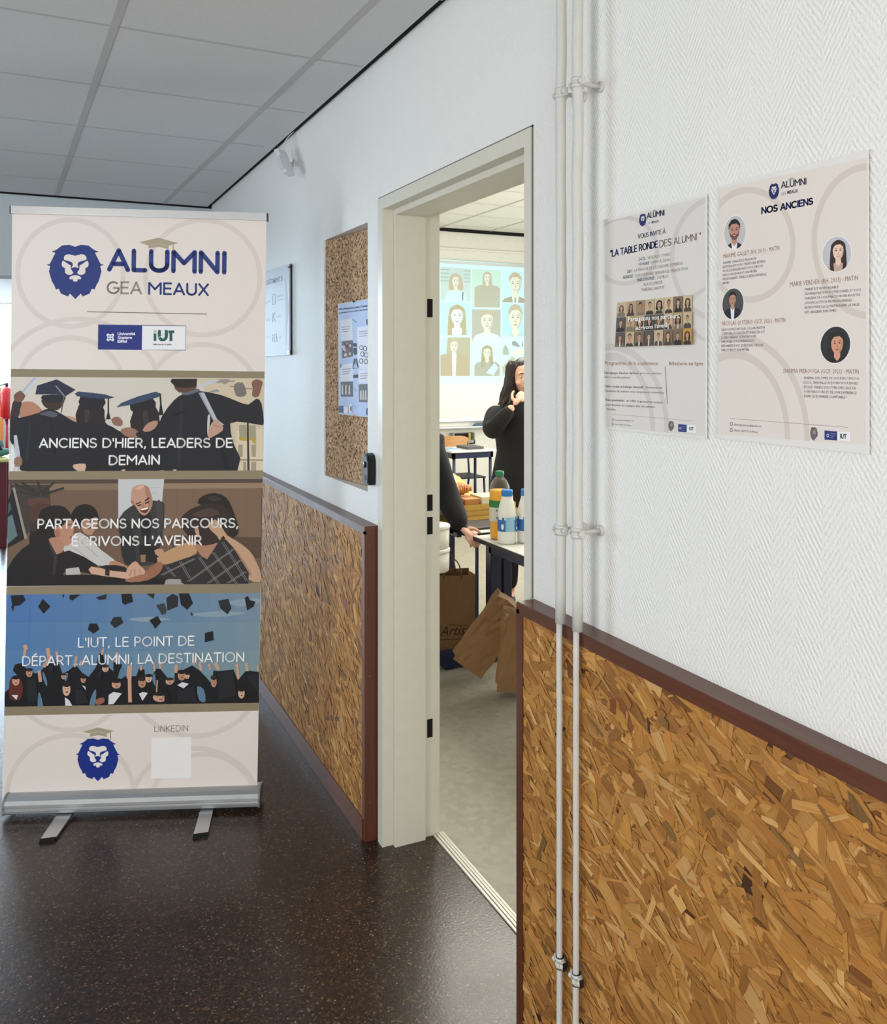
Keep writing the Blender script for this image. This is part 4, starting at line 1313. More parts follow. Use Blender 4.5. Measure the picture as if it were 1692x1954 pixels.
# left poster: invitation
t = root('poster', PS.P(1250, 640), 'paper poster with a collage of small portraits, just right of the pipes', 'poster', 'paper posters on the white wall')
paper(t, [(1150, 420), (1349, 369), (1348.5, 838), (1155, 818)])
bm = NB(); cpt = [PS.P(x, y, l) for x, y, l in ((1150, 420, 0.0), (1158, 417.6, 0.0), (1152, 423, 0.006), (1149.3, 419, 0.007))]
prism(bm, cpt, (0.0004, 0, 0)); obj('curled_corner', bm, mat('paper back', (186, 184, 180), 0.8), t)
T1, T2 = (6.514, 1140, 370), (8.057, 1140, 640)
a = Art(PS, (1, 0, 0), 2, PKP)
BG1, RG1 = (212, 209, 204), (200, 194, 191)
BX = [(1152.5, 424), (1345, 375), (1344.5, 833), (1157, 814)]
a.poly(BX, BG1)
for c in ((1191, 478, 62, 63), (1371, 493, 89, 116), (1165, 822, 80, 142), (1165, 822, 107, 160), (1385, 600, 75, 58)):
    a.ring(*c, 8.5, RG1, BX, 60)
a.build('background_print', t)
a = Art(PS, T1, 8, PKP)
lion(a, lambda x, y: (560 + x * 0.285, 328 + y * 0.48 - x * 0.05), NVP, BG1, False)
stroke_text(a, 'ALUMNI', (615, 308), (828, 268), 74, INK, 0.15, 0.15)
a.text('GEA', (622, 378), (666, 370), 28, (160, 154, 148), 0.0, 1); a.text('MEAUX', (672, 368), (760, 352), 28, INK, 0.02, 1)
a.poly([(672, 214), (704, 192), (735, 204), (704, 222)], (170, 162, 146))
a.build('emblem', t)
a = Art(PS, T1, 8, PKP)
stroke_text(a, 'VOUS INVITE À', (502, 560), (841, 492), 60, NVP, 0.13, 0.14)
stroke_text(a, '"LA TABLE RONDE', (160, 788), (745, 668), 90, NVP, 0.15, 0.14)
stroke_text(a, 'DES ALUMNI "', (770, 668), (1282, 566), 90, (128, 106, 94), 0.11, 0.14)
a.build('heading', t)
a = Art(PS, T1, 8, PKP)
for s, p, q, b in (('DATE :', (513, 833), (606, 818), 1), ('VENDREDI 7 MARS', (620, 815), (903, 768), 0), ('HORAIRE :', (513, 893), (655, 873), 1), ('18H00 À 22H00', (668, 870), (903, 835), 0),
                   ('LIEU :', (368, 985), (440, 974), 1), ("LA MAISON DE L'ÉCONOMIE DE MEAUX", (455, 970), (1058, 880), 0), ('ADRESSE :', (313, 1057), (452, 1038), 1),
                   ('12 BOULEVARD JEAN ROSE, MEAUX 77100', (468, 1037), (1123, 945), 0), ("PRIX D'ENTRÉE :", (492, 1092), (722, 1060), 1), ('5 EUROS', (740, 1058), (878, 1040), 0),
                   ('PLACE LIMITÉE', (573, 1147), (803, 1115), 0), ('PARKING GRATUIT', (548, 1210), (832, 1180), 0)):
    a.text(s, p, q, 38, NVP if b else (126, 104, 92), 0.012 if b else 0.0, 1)
a.build('details_lettering', t)
a = Art(PS, T1, 8, PKP)
CQ = [(240, 1352), (1178, 1252), (1172, 1875), (213, 1905)]
cm = quadmap(CQ)
a.poly(CQ, (196, 178, 146))
rnd = random.Random(12)
BGS = [(184, 166, 136), (198, 180, 148), (70, 64, 60), (84, 78, 74), (190, 140, 60), (176, 156, 120), (82, 80, 80), (188, 170, 140), (120, 100, 80), (150, 128, 100)]
for r in range(3):
    for c in range(8):
        x0, x1, y0, y1 = c / 8 + 0.004, (c + 1) / 8 - 0.004, r / 3 + 0.006, (r + 1) / 3 - 0.006
        q = [cm(x0, y0), cm(x1, y0), cm(x1, y1), cm(x0, y1)]
        bust(a, q, bg=rnd.choice(BGS), hair=rnd.choice([(48, 36, 30), (62, 46, 36), (84, 62, 46)]), skin=rnd.choice([(190, 148, 116), (176, 130, 100), (204, 166, 132)]),
             cloth=rnd.choice([(40, 38, 40), (56, 50, 46), (120, 110, 96), (74, 66, 60)]), shirt=rnd.choice([None, (200, 192, 178), None]),
             style=rnd.choice(['short', 'long', 'short', 'curly']), s=rnd.uniform(0.17, 0.25), cy=0.42, lips=(140, 84, 72))
a.build('portrait_collage', t)
a2 = Art(PS, T1, a.layer + 3, PKP)
a2.text('Partageons nos parcours,', (377, 1588), (1022, 1538), 56, (240, 238, 232), 0.015, 2); a2.text("écrivons l'avenir", (475, 1694), (890, 1652), 50, (240, 238, 232), 0.015, 2)
a2.build('collage_lettering', t)
a = Art(PS, T2, 8, PKP)
a.text('Programme de la conférence', (112, 452), (926, 456), 54, BRN, 0.012, 2); a.text('Billetterie en ligne', (1095, 458), (1622, 459), 54, BRN, 0.012, 2)
for s, p, q, b in (("Témoignages d'anciens diplômés:", (97, 592), (640, 597), 1), ('parcours, réussites,', (655, 597), (985, 600), 0), ('défis et conseils pratiques', (102, 655), (500, 662), 0),
                   ('Tables rondes et échanges interactifs :', (108, 798), (720, 812), 1), ('discussions sur', (740, 813), (995, 820), 0),
                   ("l'évolution des métiers et les compétences recherchées", (113, 868), (1015, 895), 0), ('Pause gourmande :', (125, 1005), (418, 1016), 1),
                   ('un buffet soigneusement préparé', (440, 1018), (1000, 1048), 0), ('pour favoriser les échanges dans une ambiance', (128, 1080), (885, 1114), 0), ('détendue.', (132, 1146), (282, 1152), 0)):
    a.text(s, p, q, 34, INK, 0.015 if b else 0.0, 1)
a.line((1038, 480), (1070, 1055), 8, (110, 106, 110))
a.build('programme_lettering', t)
a = Art(PS, T2, 8, PKP)
footer(a, ((230, 1212), (1485, 1315)), [('alumnigeameaux@gmail.com', (262, 1310), (552, 1324)), ('Alumni GEA IUT de Meaux', (260, 1376), (514, 1396))], (1130, 1398, 0.98),
       [(1238, 1362), (1370, 1375), (1368, 1490), (1238, 1478)], [(1370, 1375), (1510, 1388), (1508, 1500), (1368, 1490)], ((1408, 1455), (1475, 1460), 46))
a.build('footer_print', t)

# right poster: the alumni guests
t = root('poster', PS.P(1515, 600), 'larger paper poster with four round portraits at the far right of the wall', 'poster', 'paper posters on the white wall')
paper(t, [(1372, 355), (1657, 285), (1658.5, 867), (1368.5, 836)])
T1, T2 = (5.64, 1360, 320), (5.64, 1360, 580)
a = Art(PS, T1, 2, PKP)
BG2, RG2 = (219, 211, 204), (205, 195, 186)
BX = [(70, 226), (1655, -105), (1640, 2985), (55, 2868)]
a.poly(BX, BG2)
for c in ((390, 830, 470, 590), (1680, 790, 590, 800), (230, 2900, 570, 890), (230, 2900, 780, 1080)):
    a.ring(*c, 56, RG2, BX, 80)
a.build('background_print', t)
a = Art(PS, T1, 10, PKP)
lion(a, lambda x, y: (656 + x * 0.35, 258 + y * 0.53 - x * 0.06), NVP, BG2)
stroke_text(a, 'ALUMNI', (736, 224), (1003, 182), 76, INK, 0.14, 0.15)
a.text('GEA', (733, 302), (790, 290), 36, (164, 156, 148), 0.0, 2); a.text('MEAUX', (800, 284), (915, 264), 36, INK, 0.02, 2)
a.poly([(800, 135), (845, 104), (885, 112), (845, 132)], (176, 168, 150))
a.build('emblem', t)
a = Art(PS, T1, 10, PKP)
stroke_text(a, 'NOS ANCIENS', (524, 504), (1072, 398), 80, NVP, 0.2, 0.16)
a.build('heading', t)


def oval(T, ox, oy, rx, ry, **k):
    a = Art(PS, T, 10, PKP)
    q = [(ox - rx, oy - ry + 14), (ox + rx, oy - ry - 14), (ox + rx, oy + ry - 10), (ox - rx, oy + ry + 10)]
    a.poly([quadmap(q)(x, y) for x, y in ell(0.5, 0.5, 0.53, 0.52, 36)], (232, 230, 228))
    bust(a, q, 'oval', **k)
    a.build('portrait', t)


oval(T1, 237, 698, 117, 178, bg=(188, 186, 186), hair=(34, 28, 28), skin=(186, 136, 116), cloth=(30, 30, 34), shirt=(226, 226, 228), beard=(112, 78, 68), cx=0.47, cy=0.44, s=0.27, asp=0.9, grin=True)
oval(T1, 1332, 930, 155, 188, bg=(186, 188, 194), hair=(54, 38, 36), skin=(228, 196, 176), cloth=(190, 160, 146), style='long', cx=0.55, cy=0.42, s=0.25, asp=0.74, grin=True)
oval(T1, 215, 1465, 114, 165, bg=(72, 72, 70), hair=(30, 26, 24), skin=(182, 138, 114), cloth=(32, 34, 46), shirt=(222, 222, 228), cx=0.48, cy=0.36, s=0.2, asp=0.8)
oval(T2, 1317, 440, 160, 196, bg=(44, 46, 48), hair=(40, 34, 34), skin=(206, 150, 122), cloth=(28, 26, 28), style='veil', cx=0.56, cy=0.48, s=0.27, asp=0.74)
for Tn, title, lines in ((T1, ('MAXIME GALLET (RH, 2013) - MATIN', (110, 978), (716, 884), 46), (('MAXIME, CHARGÉ DE MISSION EN', (108, 1040), (465, 988)), ('REVITALISATION DU TERRITOIRE, REVIENT', (107, 1084), (565, 1018)),
                ('POUR ÉCHANGER AVEC VOUS SUR SON', (107, 1127), (535, 1068)), ('PARCOURS EN RH ET SON MÉTIER', (106, 1171), (473, 1123)), ('PASSIONNANT. VENEZ LE RENCONTRER LE', (105, 1214), (575, 1158)), ('MATIN !', (105, 1258), (180, 1248)))),
               (T1, ('MARIE VERDIER (RH, 2013) - MATIN', (828, 1280), (1560, 1208), 50), (('MARIE EST RESPONSABLE', (988, 1324), (1350, 1296)), ('ADMINISTRATION DU PERSONNEL ET VOUS', (988, 1372), (1590, 1326)), ('PARLERA DE SON PARCOURS EN RH ET DE', (987, 1420), (1583, 1380)),
                ('SON ÉVOLUTION PROFESSIONNELLE.', (987, 1470), (1500, 1436)), ('RETROUVEZ-LA LE MATIN DANS LA SALLE', (987, 1520), (1575, 1483)), ('DES ANCIENS DIPLÔMÉS !', (987, 1570), (1340, 1549)))),
               (T2, ('NICOLAS QUITERIO (GCF, 2021) - MATIN', (97, 234), (780, 194), 46), (('RENCONTREZ NICOLAS, COLLABORATEUR', (93, 292), (562, 266)), ('COMPTABLE ET ANCIEN ÉTUDIANT EN GCF.', (92, 335), (562, 312)), ('IL SERA PRÉSENT LE MATIN POUR', (92, 377), (460, 360)),
                ('PARTAGER SON EXPÉRIENCE ET', (92, 420), (440, 408)), ('RÉPONDRE À VOS QUESTIONS SUR SON', (92, 465), (537, 455)), ('PARCOURS ET SON MÉTIER.', (92, 509), (392, 504)))),
               (T2, ('SHAIMA MEROUGA (GCF, 2021) - MATIN', (755, 742), (1568, 750), 46), (('SHAIMA, DIPLÔMÉE DE GCF AVEC UN DCG/', (978, 808), (1575, 816)), ("DSCG, TRAVAILLE AUJOURD'HUI À ENGES", (978, 858), (1555, 867)), ('ÉTUDE. VENEZ DISCUTER AVEC ELLE DE', (978, 907), (1537, 919)),
                ('SON PARCOURS ET DE SON EXPÉRIENCE', (980, 955), (1545, 971)), ('DANS LE DOMAINE COMPTABLE !', (980, 1003), (1437, 1018))))):
    a = Art(PS, Tn, 10, PKP)
    a.text(title[0], title[1], title[2], title[3], (140, 104, 80), 0.0, 1)
    for l_ in lines:
        a.text(l_[0], l_[1], l_[2], 27, (58, 56, 68), 0.0, 1)
    a.build('guest_lettering', t)
a = Art(PS, T2, 10, PKP)
footer(a, ((185, 1232), (1450, 1328)), [('alumnigeameaux@gmail.com', (226, 1306), (520, 1326)), ('Alumni GEA IUT de Meaux', (226, 1369), (484, 1389))], (1086, 1400, 0.9),
       [(1200, 1362), (1337, 1372), (1335, 1470), (1200, 1460)], [(1337, 1372), (1480, 1382), (1478, 1478), (1335, 1470)], ((1368, 1446), (1438, 1450), 46))
a.build('footer_print', t)

# ------------------------------------------------------------------ cork notice board in its niche
cl_, cr_ = Vector((1.034, 3.288, 0)), Vector((1.094, 2.802, 0))
cdv = (cr_ - cl_).normalized(); cn = Vector((cdv.y, -cdv.x, 0)); cn = cn if cn.x < 0 else -cn
bm = NB(); prism(bm, [Vector((p.x, p.y, z)) for p, z in ((cl_, 1.13), (cr_, 1.13), (cr_, 2.038), (cl_, 2.038))], -cn * 0.012)
tag(obj('cork_board', bm, M_CORK), 'tall cork notice board set in a niche left of the doorway', 'notice board')
CS = Sheet(cl_ + cn * 0.0016, cn)
TP = (5.278, 630, 560)
t = root('notice', CS.P(672, 690), 'light blue printed notice pinned on the cork board', 'notice')
bm = NB(); nq = [(75, 105), (520, 32), (520, 1262), (85, 1216)]
prism(bm, [CS.P(x / 5.278 + 630, y / 5.278 + 560, -0.0006) for x, y in nq], -cn * 0.0005); obj('sheet', bm, M_PAPER, t)
a = Art(CS, TP, 1, 1.12)
a.poly([(80, 112), (515, 40), (515, 1255), (90, 1208)], (178, 198, 232))
for q in ([(100, 268), (218, 254), (226, 470), (105, 476)], [(270, 342), (480, 310), (480, 770), (276, 762)], [(100, 720), (230, 702), (232, 888), (104, 890)], [(285, 772), (480, 760), (480, 905), (290, 905)]):
    a.poly(q, (218, 222, 236))
for q, c in (([(115, 482), (228, 470), (228, 632), (120, 655)], (100, 84, 84)), ([(105, 890), (228, 885), (231, 1040), (105, 1040)], (92, 92, 98)), ([(285, 915), (480, 908), (480, 1100), (288, 1094)], (104, 106, 112))):
    a.poly(q, c)
rnd = random.Random(4)
for _ in range(16):
    x, y = rnd.uniform(128, 218), rnd.uniform(500, 630); a.poly(ell(x, y, 9, 16, 7), rnd.choice([(200, 160, 150), (160, 70, 66), (214, 206, 204), (60, 52, 56)]))
for x in (115, 150, 185, 300, 325, 350):
    y = 1036 if x < 250 else 1090
    a.poly([(x, y - 110), (x + 14, y - 120), (x + 18, y - 20), (x - 2, y - 20)], (196, 192, 192))
K = (44, 48, 58)
for q in ([(228, 500), (268, 500), (268, 534), (230, 535)], [(230, 548), (268, 545), (268, 605), (250, 622), (232, 605)], [(240, 655), (256, 655), (252, 700), (240, 715), (228, 752), (280, 752), (262, 712), (258, 655), (268, 655), (288, 755), (222, 758)], [(230, 820), (278, 815), (278, 850), (230, 852)], [(362, 262), (376, 258), (376, 320), (366, 310)]):
    a.poly(q, K)
for x, y in ((312, 545), (350, 555), (322, 610), (362, 620), (310, 680), (358, 685)):
    a.poly(ell(x, y, 20, 26, 14), K); a.poly(ell(x, y, 14, 19, 14), (218, 222, 236))
for i in range(3):
    for x0, y0, w in ((115, 340, 85), (120, 765, 90), (290, 385, 95), (300, 810, 85)):
        a.line((x0, y0 + 24 * i), (x0 + w - 10 * i, y0 + 24 * i - 8), 7, (150, 152, 166))
a.line((220, 262), (266, 292), 4, K); a.line((240, 950), (262, 985), 4, (120, 140, 170)); a.line((228, 1130), (262, 1150), 3, (140, 150, 160))
a.poly([(95, 742), (108, 700), (112, 720), (104, 748)], (66, 120, 84))
a.poly([(83, 1136), (128, 1130), (129, 1202), (86, 1200)], (60, 80, 140)); a.poly([(135, 1140), (178, 1142), (176, 1208), (136, 1205)], (226, 230, 236)); a.poly(ell(205, 1160, 16, 46, 14), (232, 232, 236)); a.poly(ell(208, 1160, 9, 28, 12), (92, 88, 92))
a.poly(ell(372, 1190, 10, 40, 10), K)
a.text("Ne manquez pas l'échange", (85, 168), (420, 128), 22, K, 0.02, 1); a.text('projetez-vous avec les anciens !', (85, 204), (420, 160), 17, K, 0.02, 1)
a.build('print', t)
for x, y in ((246, 82), (240, 1222)):
    p = CS.P(x / 5.278 + 630, y / 5.278 + 560); bm = NB(); tube(bm, [p, p + cn * 0.004, p + cn * 0.008], [0.002, 0.004, 0.0035], 10); obj('pin', bm, M_BLACK if y < 500 else M_PAPER, t)

# wayfinding plate
t = root('wayfinding_sign', onX(525, 600, WX), 'brushed metal building sign on the wall beside the banner', 'sign')
SS = Sheet((WX - 0.016, 0, 0), (-1, 0, 0)); TS = (10.28, 500, 500)
sq = [(-260, 316), (528, 42), (532, 1815), (-260, 1850)]
bm = NB(); prism(bm, [SS.P(x / 10.28 + 500, y / 10.28 + 500, -0.0002) for x, y in sq], (0.006, 0, 0)); obj('plate', bm, mat('satin sign metal', (190, 198, 206), 0.55, 0.0, spec=0.25), t)
bm = NB(); prism(bm, [SS.P(x / 10.28 + 500, y / 10.28 + 500, -0.0061) for x, y in [(-270, 312), (540, 36), (544, 1822), (-270, 1858)]], (0.0095, 0, 0)); obj('back_plate', bm, M_BLACK, t)
a = Art(SS, TS, 1, 1.0)
INS = (92, 98, 112)
a.text('S BÂTIMENT B', (64, 462), (402, 364), 92, INS, 0.03, 2)
a.line((75, 520), (405, 415), 6, (150, 156, 164))
a.poly([(452, 215), (468, 380), (512, 830), (514, 980), (480, 1400), (462, 1690), (455, 1500)], (140, 154, 166), False)
for q in ([(285, 660), (412, 622), (412, 670), (285, 705)], [(285, 745), (412, 708), (412, 735), (285, 772)], [(290, 1045), (355, 1022), (355, 1075), (290, 1095)], [(330, 1465), (370, 1450), (370, 1500), (330, 1512)],
          [(70, 790), (150, 755), (150, 790), (70, 820)], [(75, 1115), (145, 1090), (145, 1150), (75, 1165)], [(75, 1460), (135, 1445), (135, 1495), (75, 1505)]):
    a.poly(q, (152, 158, 168))
for p, q in (((205, 640), (205, 838)), ((255, 625), (255, 820)), ((205, 640), (255, 625)), ((205, 838), (255, 822)), ((262, 975), (215, 1060)), ((215, 1060), (258, 1170)), ((205, 1040), (205, 1180)), ((205, 1470), (205, 1560)), ((240, 1450), (240, 1575)), ((278, 1440), (290, 1570))):
    a.line(p, q, 12, INS)
for x, y in ((205, 1445), (240, 1425), (275, 1420), (212, 1015)):
    a.poly(ell(x, y, 9, 16, 8), INS)
a.build('lettering', t)
for y0, y1 in ((72, 120), (1742, 1795)):
    bm = NB(); prism(bm, [SS.P(x / 10.28 + 500, y / 10.28 + 500, 0.002) for x, y in [(500, y0 + 8), (535, y0 - 4), (536, y1 - 4), (500, y1 + 4)]], (0.004, 0, 0)); obj('corner_clip', bm, M_BLACK, t)

# key safe
t = root('key_safe', (WX, 2.755, 1.21), 'small black key lock box on the wall left of the door frame', 'lock box')
bm = NB()
kp = [(2.724, 1.164), (2.722, 1.2), (2.722, 1.24), (2.732, 1.258), (2.755, 1.264), (2.778, 1.258), (2.788, 1.24), (2.788, 1.2), (2.786, 1.164), (2.78, 1.159), (2.73, 1.159)]
fs = prism(bm, [(WX, y, z) for y, z in kp], (-0.025, 0, 0)); bmesh.ops.bevel(bm, geom=[e for e in bm.edges if all(abs(v.co.x - WX + 0.025) < 1e-5 for v in e.verts)], offset=0.003, segments=2, affect='EDGES'); obj('body', bm, mat('matte black plastic', (17, 18, 21), 0.4), t)
bm = NB(); prism(bm, [(WX - 0.0256, 2.755 + (y - 2.755) * 0.78, 1.212 + (z - 1.212) * 0.86) for y, z in kp], (-0.0012, 0, 0)); obj('cover', bm, mat('dark grey plastic', (58, 61, 68), 0.35), t)
bm = NB(); tube(bm, [(WX - 0.0268, 2.755, 1.226), (WX - 0.0305, 2.755, 1.226)], [0.011, 0.009], 18); obj('latch', bm, M_BLACK, t)
bm = NB(); prism(bm, [(WX - 0.027, 2.755 + y, z) for y, z in ((-0.012, 1.175), (0.012, 1.175), (0.012, 1.19), (-0.012, 1.19))], (-0.001, 0, 0)); obj('dial_window', bm, M_BLACK, t)

# motion detector under the ceiling
t = root('motion_detector', onX(562, 308, WX), 'small white tilted motion detector under the ceiling', 'motion detector')
p, q = onX(534, 288, 0.955), onX(551, 333, 0.962)
d = (q - p).normalized(); wv = Vector((0.35, -0.93, 0)).normalized(); fv = d.cross(wv).normalized(); fv = fv if fv.x < 0 else -fv
M_DET = mat('white detector plastic', (216, 218, 220), 0.35)
bm = NB(); h = 0.026
hexa(bm, [p - wv * h * .9 - fv * .02, p + wv * h * .9 - fv * .02, p + wv * h * .7 + fv * .024, p - wv * h * .7 + fv * .024, q - wv * h * .9 - fv * .02, q + wv * h * .9 - fv * .02, q + wv * h * .7 + fv * .024, q - wv * h * .7 + fv * .024], 0.005)
obj('body', bm, M_DET, t)
bm = NB(); a0, b0 = p * 0.68 + q * 0.32, p * 0.1 + q * 0.9
hexa(bm, [a0 - wv * h * .55 + fv * .02, a0 + wv * h * .55 + fv * .02, a0 + wv * h * .5 + fv * .028, a0 - wv * h * .5 + fv * .028, b0 - wv * h * .55 + fv * .02, b0 + wv * h * .55 + fv * .02, b0 + wv * h * .5 + fv * .028, b0 - wv * h * .5 + fv * .028], 0.002)
obj('lens', bm, mat('milky lens', (200, 205, 208), 0.25), t)
wp = onX(562, 315, WX)
bm = NB(); tube(bm, [wp, wp - Vector((0.006, 0, 0))], 0.022, 18); tube(bm, [wp - Vector((0.004, 0, 0)), wp - Vector((0.03, 0, -0.004)), p * 0.4 + q * 0.6 - fv * 0.015], 0.009, 12); ball(bm, wp - Vector((0.034, 0, -0.006)), 0.014); obj('bracket', bm, M_DET, t)
bm = NB(); c0 = onX(561, 264, WX - 0.008)
tube(bm, [p - fv * 0.02, p + Vector((0.02, 0, 0.04)), c0 + Vector((-0.02, 0.01, 0.01)), c0 + Vector((0, 0, 0.03))], 0.002, 8); tube(bm, [wp - Vector((0.006, 0.0, -0.02)), wp - Vector((0.02, 0.01, -0.09)), c0 + Vector((-0.006, 0, 0.0)), c0 + Vector((0, 0.005, 0.02))], 0.002, 8); obj('cable', bm, M_DET, t)

# ------------------------------------------------------------------ classroom: whiteboard and slide
WBY = 8.42
t = root('whiteboard', (3.6, WBY, 1.6), 'wide whiteboard on the classroom back wall with a projected slide of portraits', 'whiteboard')
WSH = Sheet((0, WBY, 0), (0, -1, 0))
zb = WSH.P(900, 798).z
bm = NB(); box(bm, 2.3, 5.3, WBY, WBY + 0.03, zb, 2.62); obj('board', bm, mat('white enamel', (232, 231, 220), 0.3), t)
bm = NB(); box(bm, 2.27, 5.33, WBY - 0.006, WBY + 0.03, zb - 0.03, zb); box(bm, 2.27, 5.33, WBY - 0.006, WBY + 0.03, 2.62, 2.65); box(bm, 2.27, 2.3, WBY - 0.006, WBY + 0.03, zb, 2.62); box(bm, 5.3, 5.33, WBY - 0.006, WBY + 0.03, zb, 2.62); obj('frame', bm, M_ALU, t)
zl = WSH.P(900, 815).z
bm = NB(); box(bm, 2.3, 5.3, WBY - 0.07, WBY + 0.03, zl, zl + 0.014); obj('pen_ledge', bm, M_ALU, t)
TS = (7.517, 830, 480)
a = Art(WSH, TS, 1, 0.9, emit=0.25)  # projector light painted as flat colours that glow faintly on the board
SC, SC2 = (205, 248, 248), (186, 236, 236)
a.poly([(-40, 100), (1560, 205), (1560, 1880), (-40, 1902)], SC)
HB, SKN, BRW = (186, 180, 160), (216, 222, 208), (150, 150, 138)
kw = dict(feat=BRW, lips=(176, 172, 160), hair=HB, skin=SKN)
A_, B_, C_ = [(77, 216), (510, 245), (508, 712), (77, 704)], [(527, 248), (945, 268), (940, 804), (527, 799)], [(962, 268), (1400, 290), (1400, 742), (962, 728)]
D_, E_, F_ = [(77, 722), (512, 735), (505, 1200), (77, 1200)], [(527, 828), (942, 832), (938, 1296), (527, 1290)], [(965, 745), (1400, 757), (1400, 1220), (965, 1216)]
G_, H_, I_ = [(77, 1232), (505, 1230), (500, 1786), (77, 1786)], [(527, 1316), (942, 1320), (938, 1786), (527, 1786)], [(962, 1226), (1400, 1226), (1400, 1780), (962, 1784)]
bust(a, A_, bg=(190, 214, 212), cloth=(196, 228, 240), style='curly', cx=0.51, cy=0.42, s=0.19, asp=0.62, shoulder=0.34, **kw)
for i in range(4):
    q = quadmap(A_)
    for x0, x1 in ((0.0, 0.3), (0.78, 1.0)):
        a.poly([q(x0, 0.06 + 0.11 * i), q(x1, 0.06 + 0.11 * i), q(x1, 0.1 + 0.11 * i), q(x0, 0.1 + 0.11 * i)], (172, 190, 188))
a.poly([quadmap(A_)(x, y) for x, y in ((0.73, 0.72), (0.77, 0.74), (0.75, 0.98), (0.71, 0.98))], (110, 128, 140))
bust(a, B_, bg=(190, 224, 214), cloth=(178, 182, 166), style='long', cx=0.53, cy=0.22, s=0.13, asp=0.8, shoulder=0.44, **kw)
bust(a, C_, bg=(192, 240, 240), cloth=(164, 164, 146), shirt=(216, 244, 246), tie=(150, 156, 160), style='short', cx=0.43, cy=0.42, s=0.29, asp=0.66, shoulder=0.48, grin=True, **kw)
bust(a, D_, bg=(186, 232, 238), cloth=(214, 240, 236), style='long', cx=0.55, cy=0.42, s=0.27, asp=0.72, shoulder=0.3, feat=(120, 128, 124), lips=(120, 128, 124), hair=(176, 174, 142), skin=(222, 244, 238), grin=True)
bust(a, E_, bg=(176, 184, 172), cloth=(206, 236, 238), style='short', cx=0.53, cy=0.36, s=0.27, asp=0.78, shoulder=0.5, **kw)
bust(a, F_, bg=(178, 232, 240), cloth=(186, 206, 206), style='short', cx=0.43, cy=0.45, s=0.34, asp=0.62, shoulder=0.36, **kw)
bust(a, G_, bg=(176, 180, 156), cloth=(180, 172, 146), shirt=(212, 242, 246), style='short', cx=0.46, cy=0.23, s=0.16, asp=0.82, shoulder=0.5, **kw)
a.poly([quadmap(G_)(x, y) for x, y in ((0, 0), (0.24, 0), (0.2, 0.42), (0, 0.45))], (190, 226, 234))
bust(a, H_, bg=(200, 240, 228), cloth=(172, 176, 162), style='long', cx=0.53, cy=0.29, s=0.18, asp=0.72, shoulder=0.44, hair=(168, 164, 132), skin=SKN, feat=BRW, lips=(176, 160, 150), grin=True)
a.poly([quadmap(H_)(x, y) for x, y in ((0.5, 0.9), (0.78, 0.6), (0.92, 0.75), (0.75, 0.98))], (196, 236, 244))
a.poly(I_, (200, 238, 236))
for q, c in (([(970, 1400), (1010, 1330), (1050, 1400), (1060, 1480), (975, 1480)], (164, 180, 166)), ([(1100, 1290), (1150, 1280), (1215, 1350), (1200, 1370), (1110, 1350)], (150, 160, 160)), ([(1240, 1350), (1255, 1290), (1265, 1290), (1258, 1370)], (140, 160, 164)),
             ([(1080, 1480), (1180, 1380), (1280, 1420), (1240, 1500)], (224, 226, 216)), ([(980, 1780), (960, 1660), (1100, 1500), (1160, 1540), (1040, 1680)], (184, 186, 164))):
    a.poly(q, c)
a.build('projected_slide', t)

p0, p1 = WSH.P(899, 814), WSH.P(925, 814)
bm = NB(); xa, xb = p0.x, p1.x
fs = hexa(bm, [(xa, WBY - 0.065, zl + 0.0145), (xb + 0.06, WBY - 0.065, zl + 0.0145), (xb + 0.06, WBY - 0.01, zl + 0.0145), (xa, WBY - 0.01, zl + 0.0145), (xa + 0.04, WBY - 0.06, zl + 0.045), (xb + 0.05, WBY - 0.06, zl + 0.05), (xb + 0.05, WBY - 0.015, zl + 0.05), (xa + 0.04, WBY - 0.015, zl + 0.045)], 0.008)
tag(obj('board_eraser', bm, mat('blue grey felt', (86, 108, 128), 0.9)), 'blue grey eraser lying on the whiteboard ledge', 'eraser')
RW = Sheet((0, 8.45, 0), (0, -1, 0))
q0, q1 = RW.P(858, 826), RW.P(899, 846)
t = root('wall_tray', ((q0.x + q1.x) / 2, 8.45, q1.z), 'grey open plastic tray fixed to the wall under the whiteboard', 'tray')
bm = NB(); box(bm, q0.x, q1.x, 8.36, 8.45, q1.z, q1.z + 0.02, 0.004); box(bm, q0.x, q0.x + 0.012, 8.36, 8.45, q1.z, q0.z); box(bm, q1.x - 0.012, q1.x, 8.36, 8.45, q1.z, q0.z); box(bm, q0.x, q1.x, 8.44, 8.45, q1.z, q0.z); box(bm, q0.x, q1.x, 8.36, 8.37, q1.z, q1.z + 0.045); obj('body', bm, mat('grey plastic', (150, 150, 142), 0.5), t)
bm = NB(); box(bm, q0.x + 0.03, q1.x - 0.05, 8.434, 8.44, q1.z + 0.03, q0.z - 0.01); obj('opening_shade', bm, M_DARK, t)  # dark sheet paints the shade inside the tray's opening
bm = NB(); box(bm, q1.x - 0.05, q1.x - 0.03, 8.4, 8.42, q1.z + 0.02, q0.z - 0.005, 0.003); obj('marker', bm, mat('yellow plastic', (206, 196, 84), 0.4), t)

# far desk and chair
def post(bm, x, y, z0, z1, r=0.0125, n=10):
    tube(bm, [(x, y, z0), (x, y, z1)], r, n)


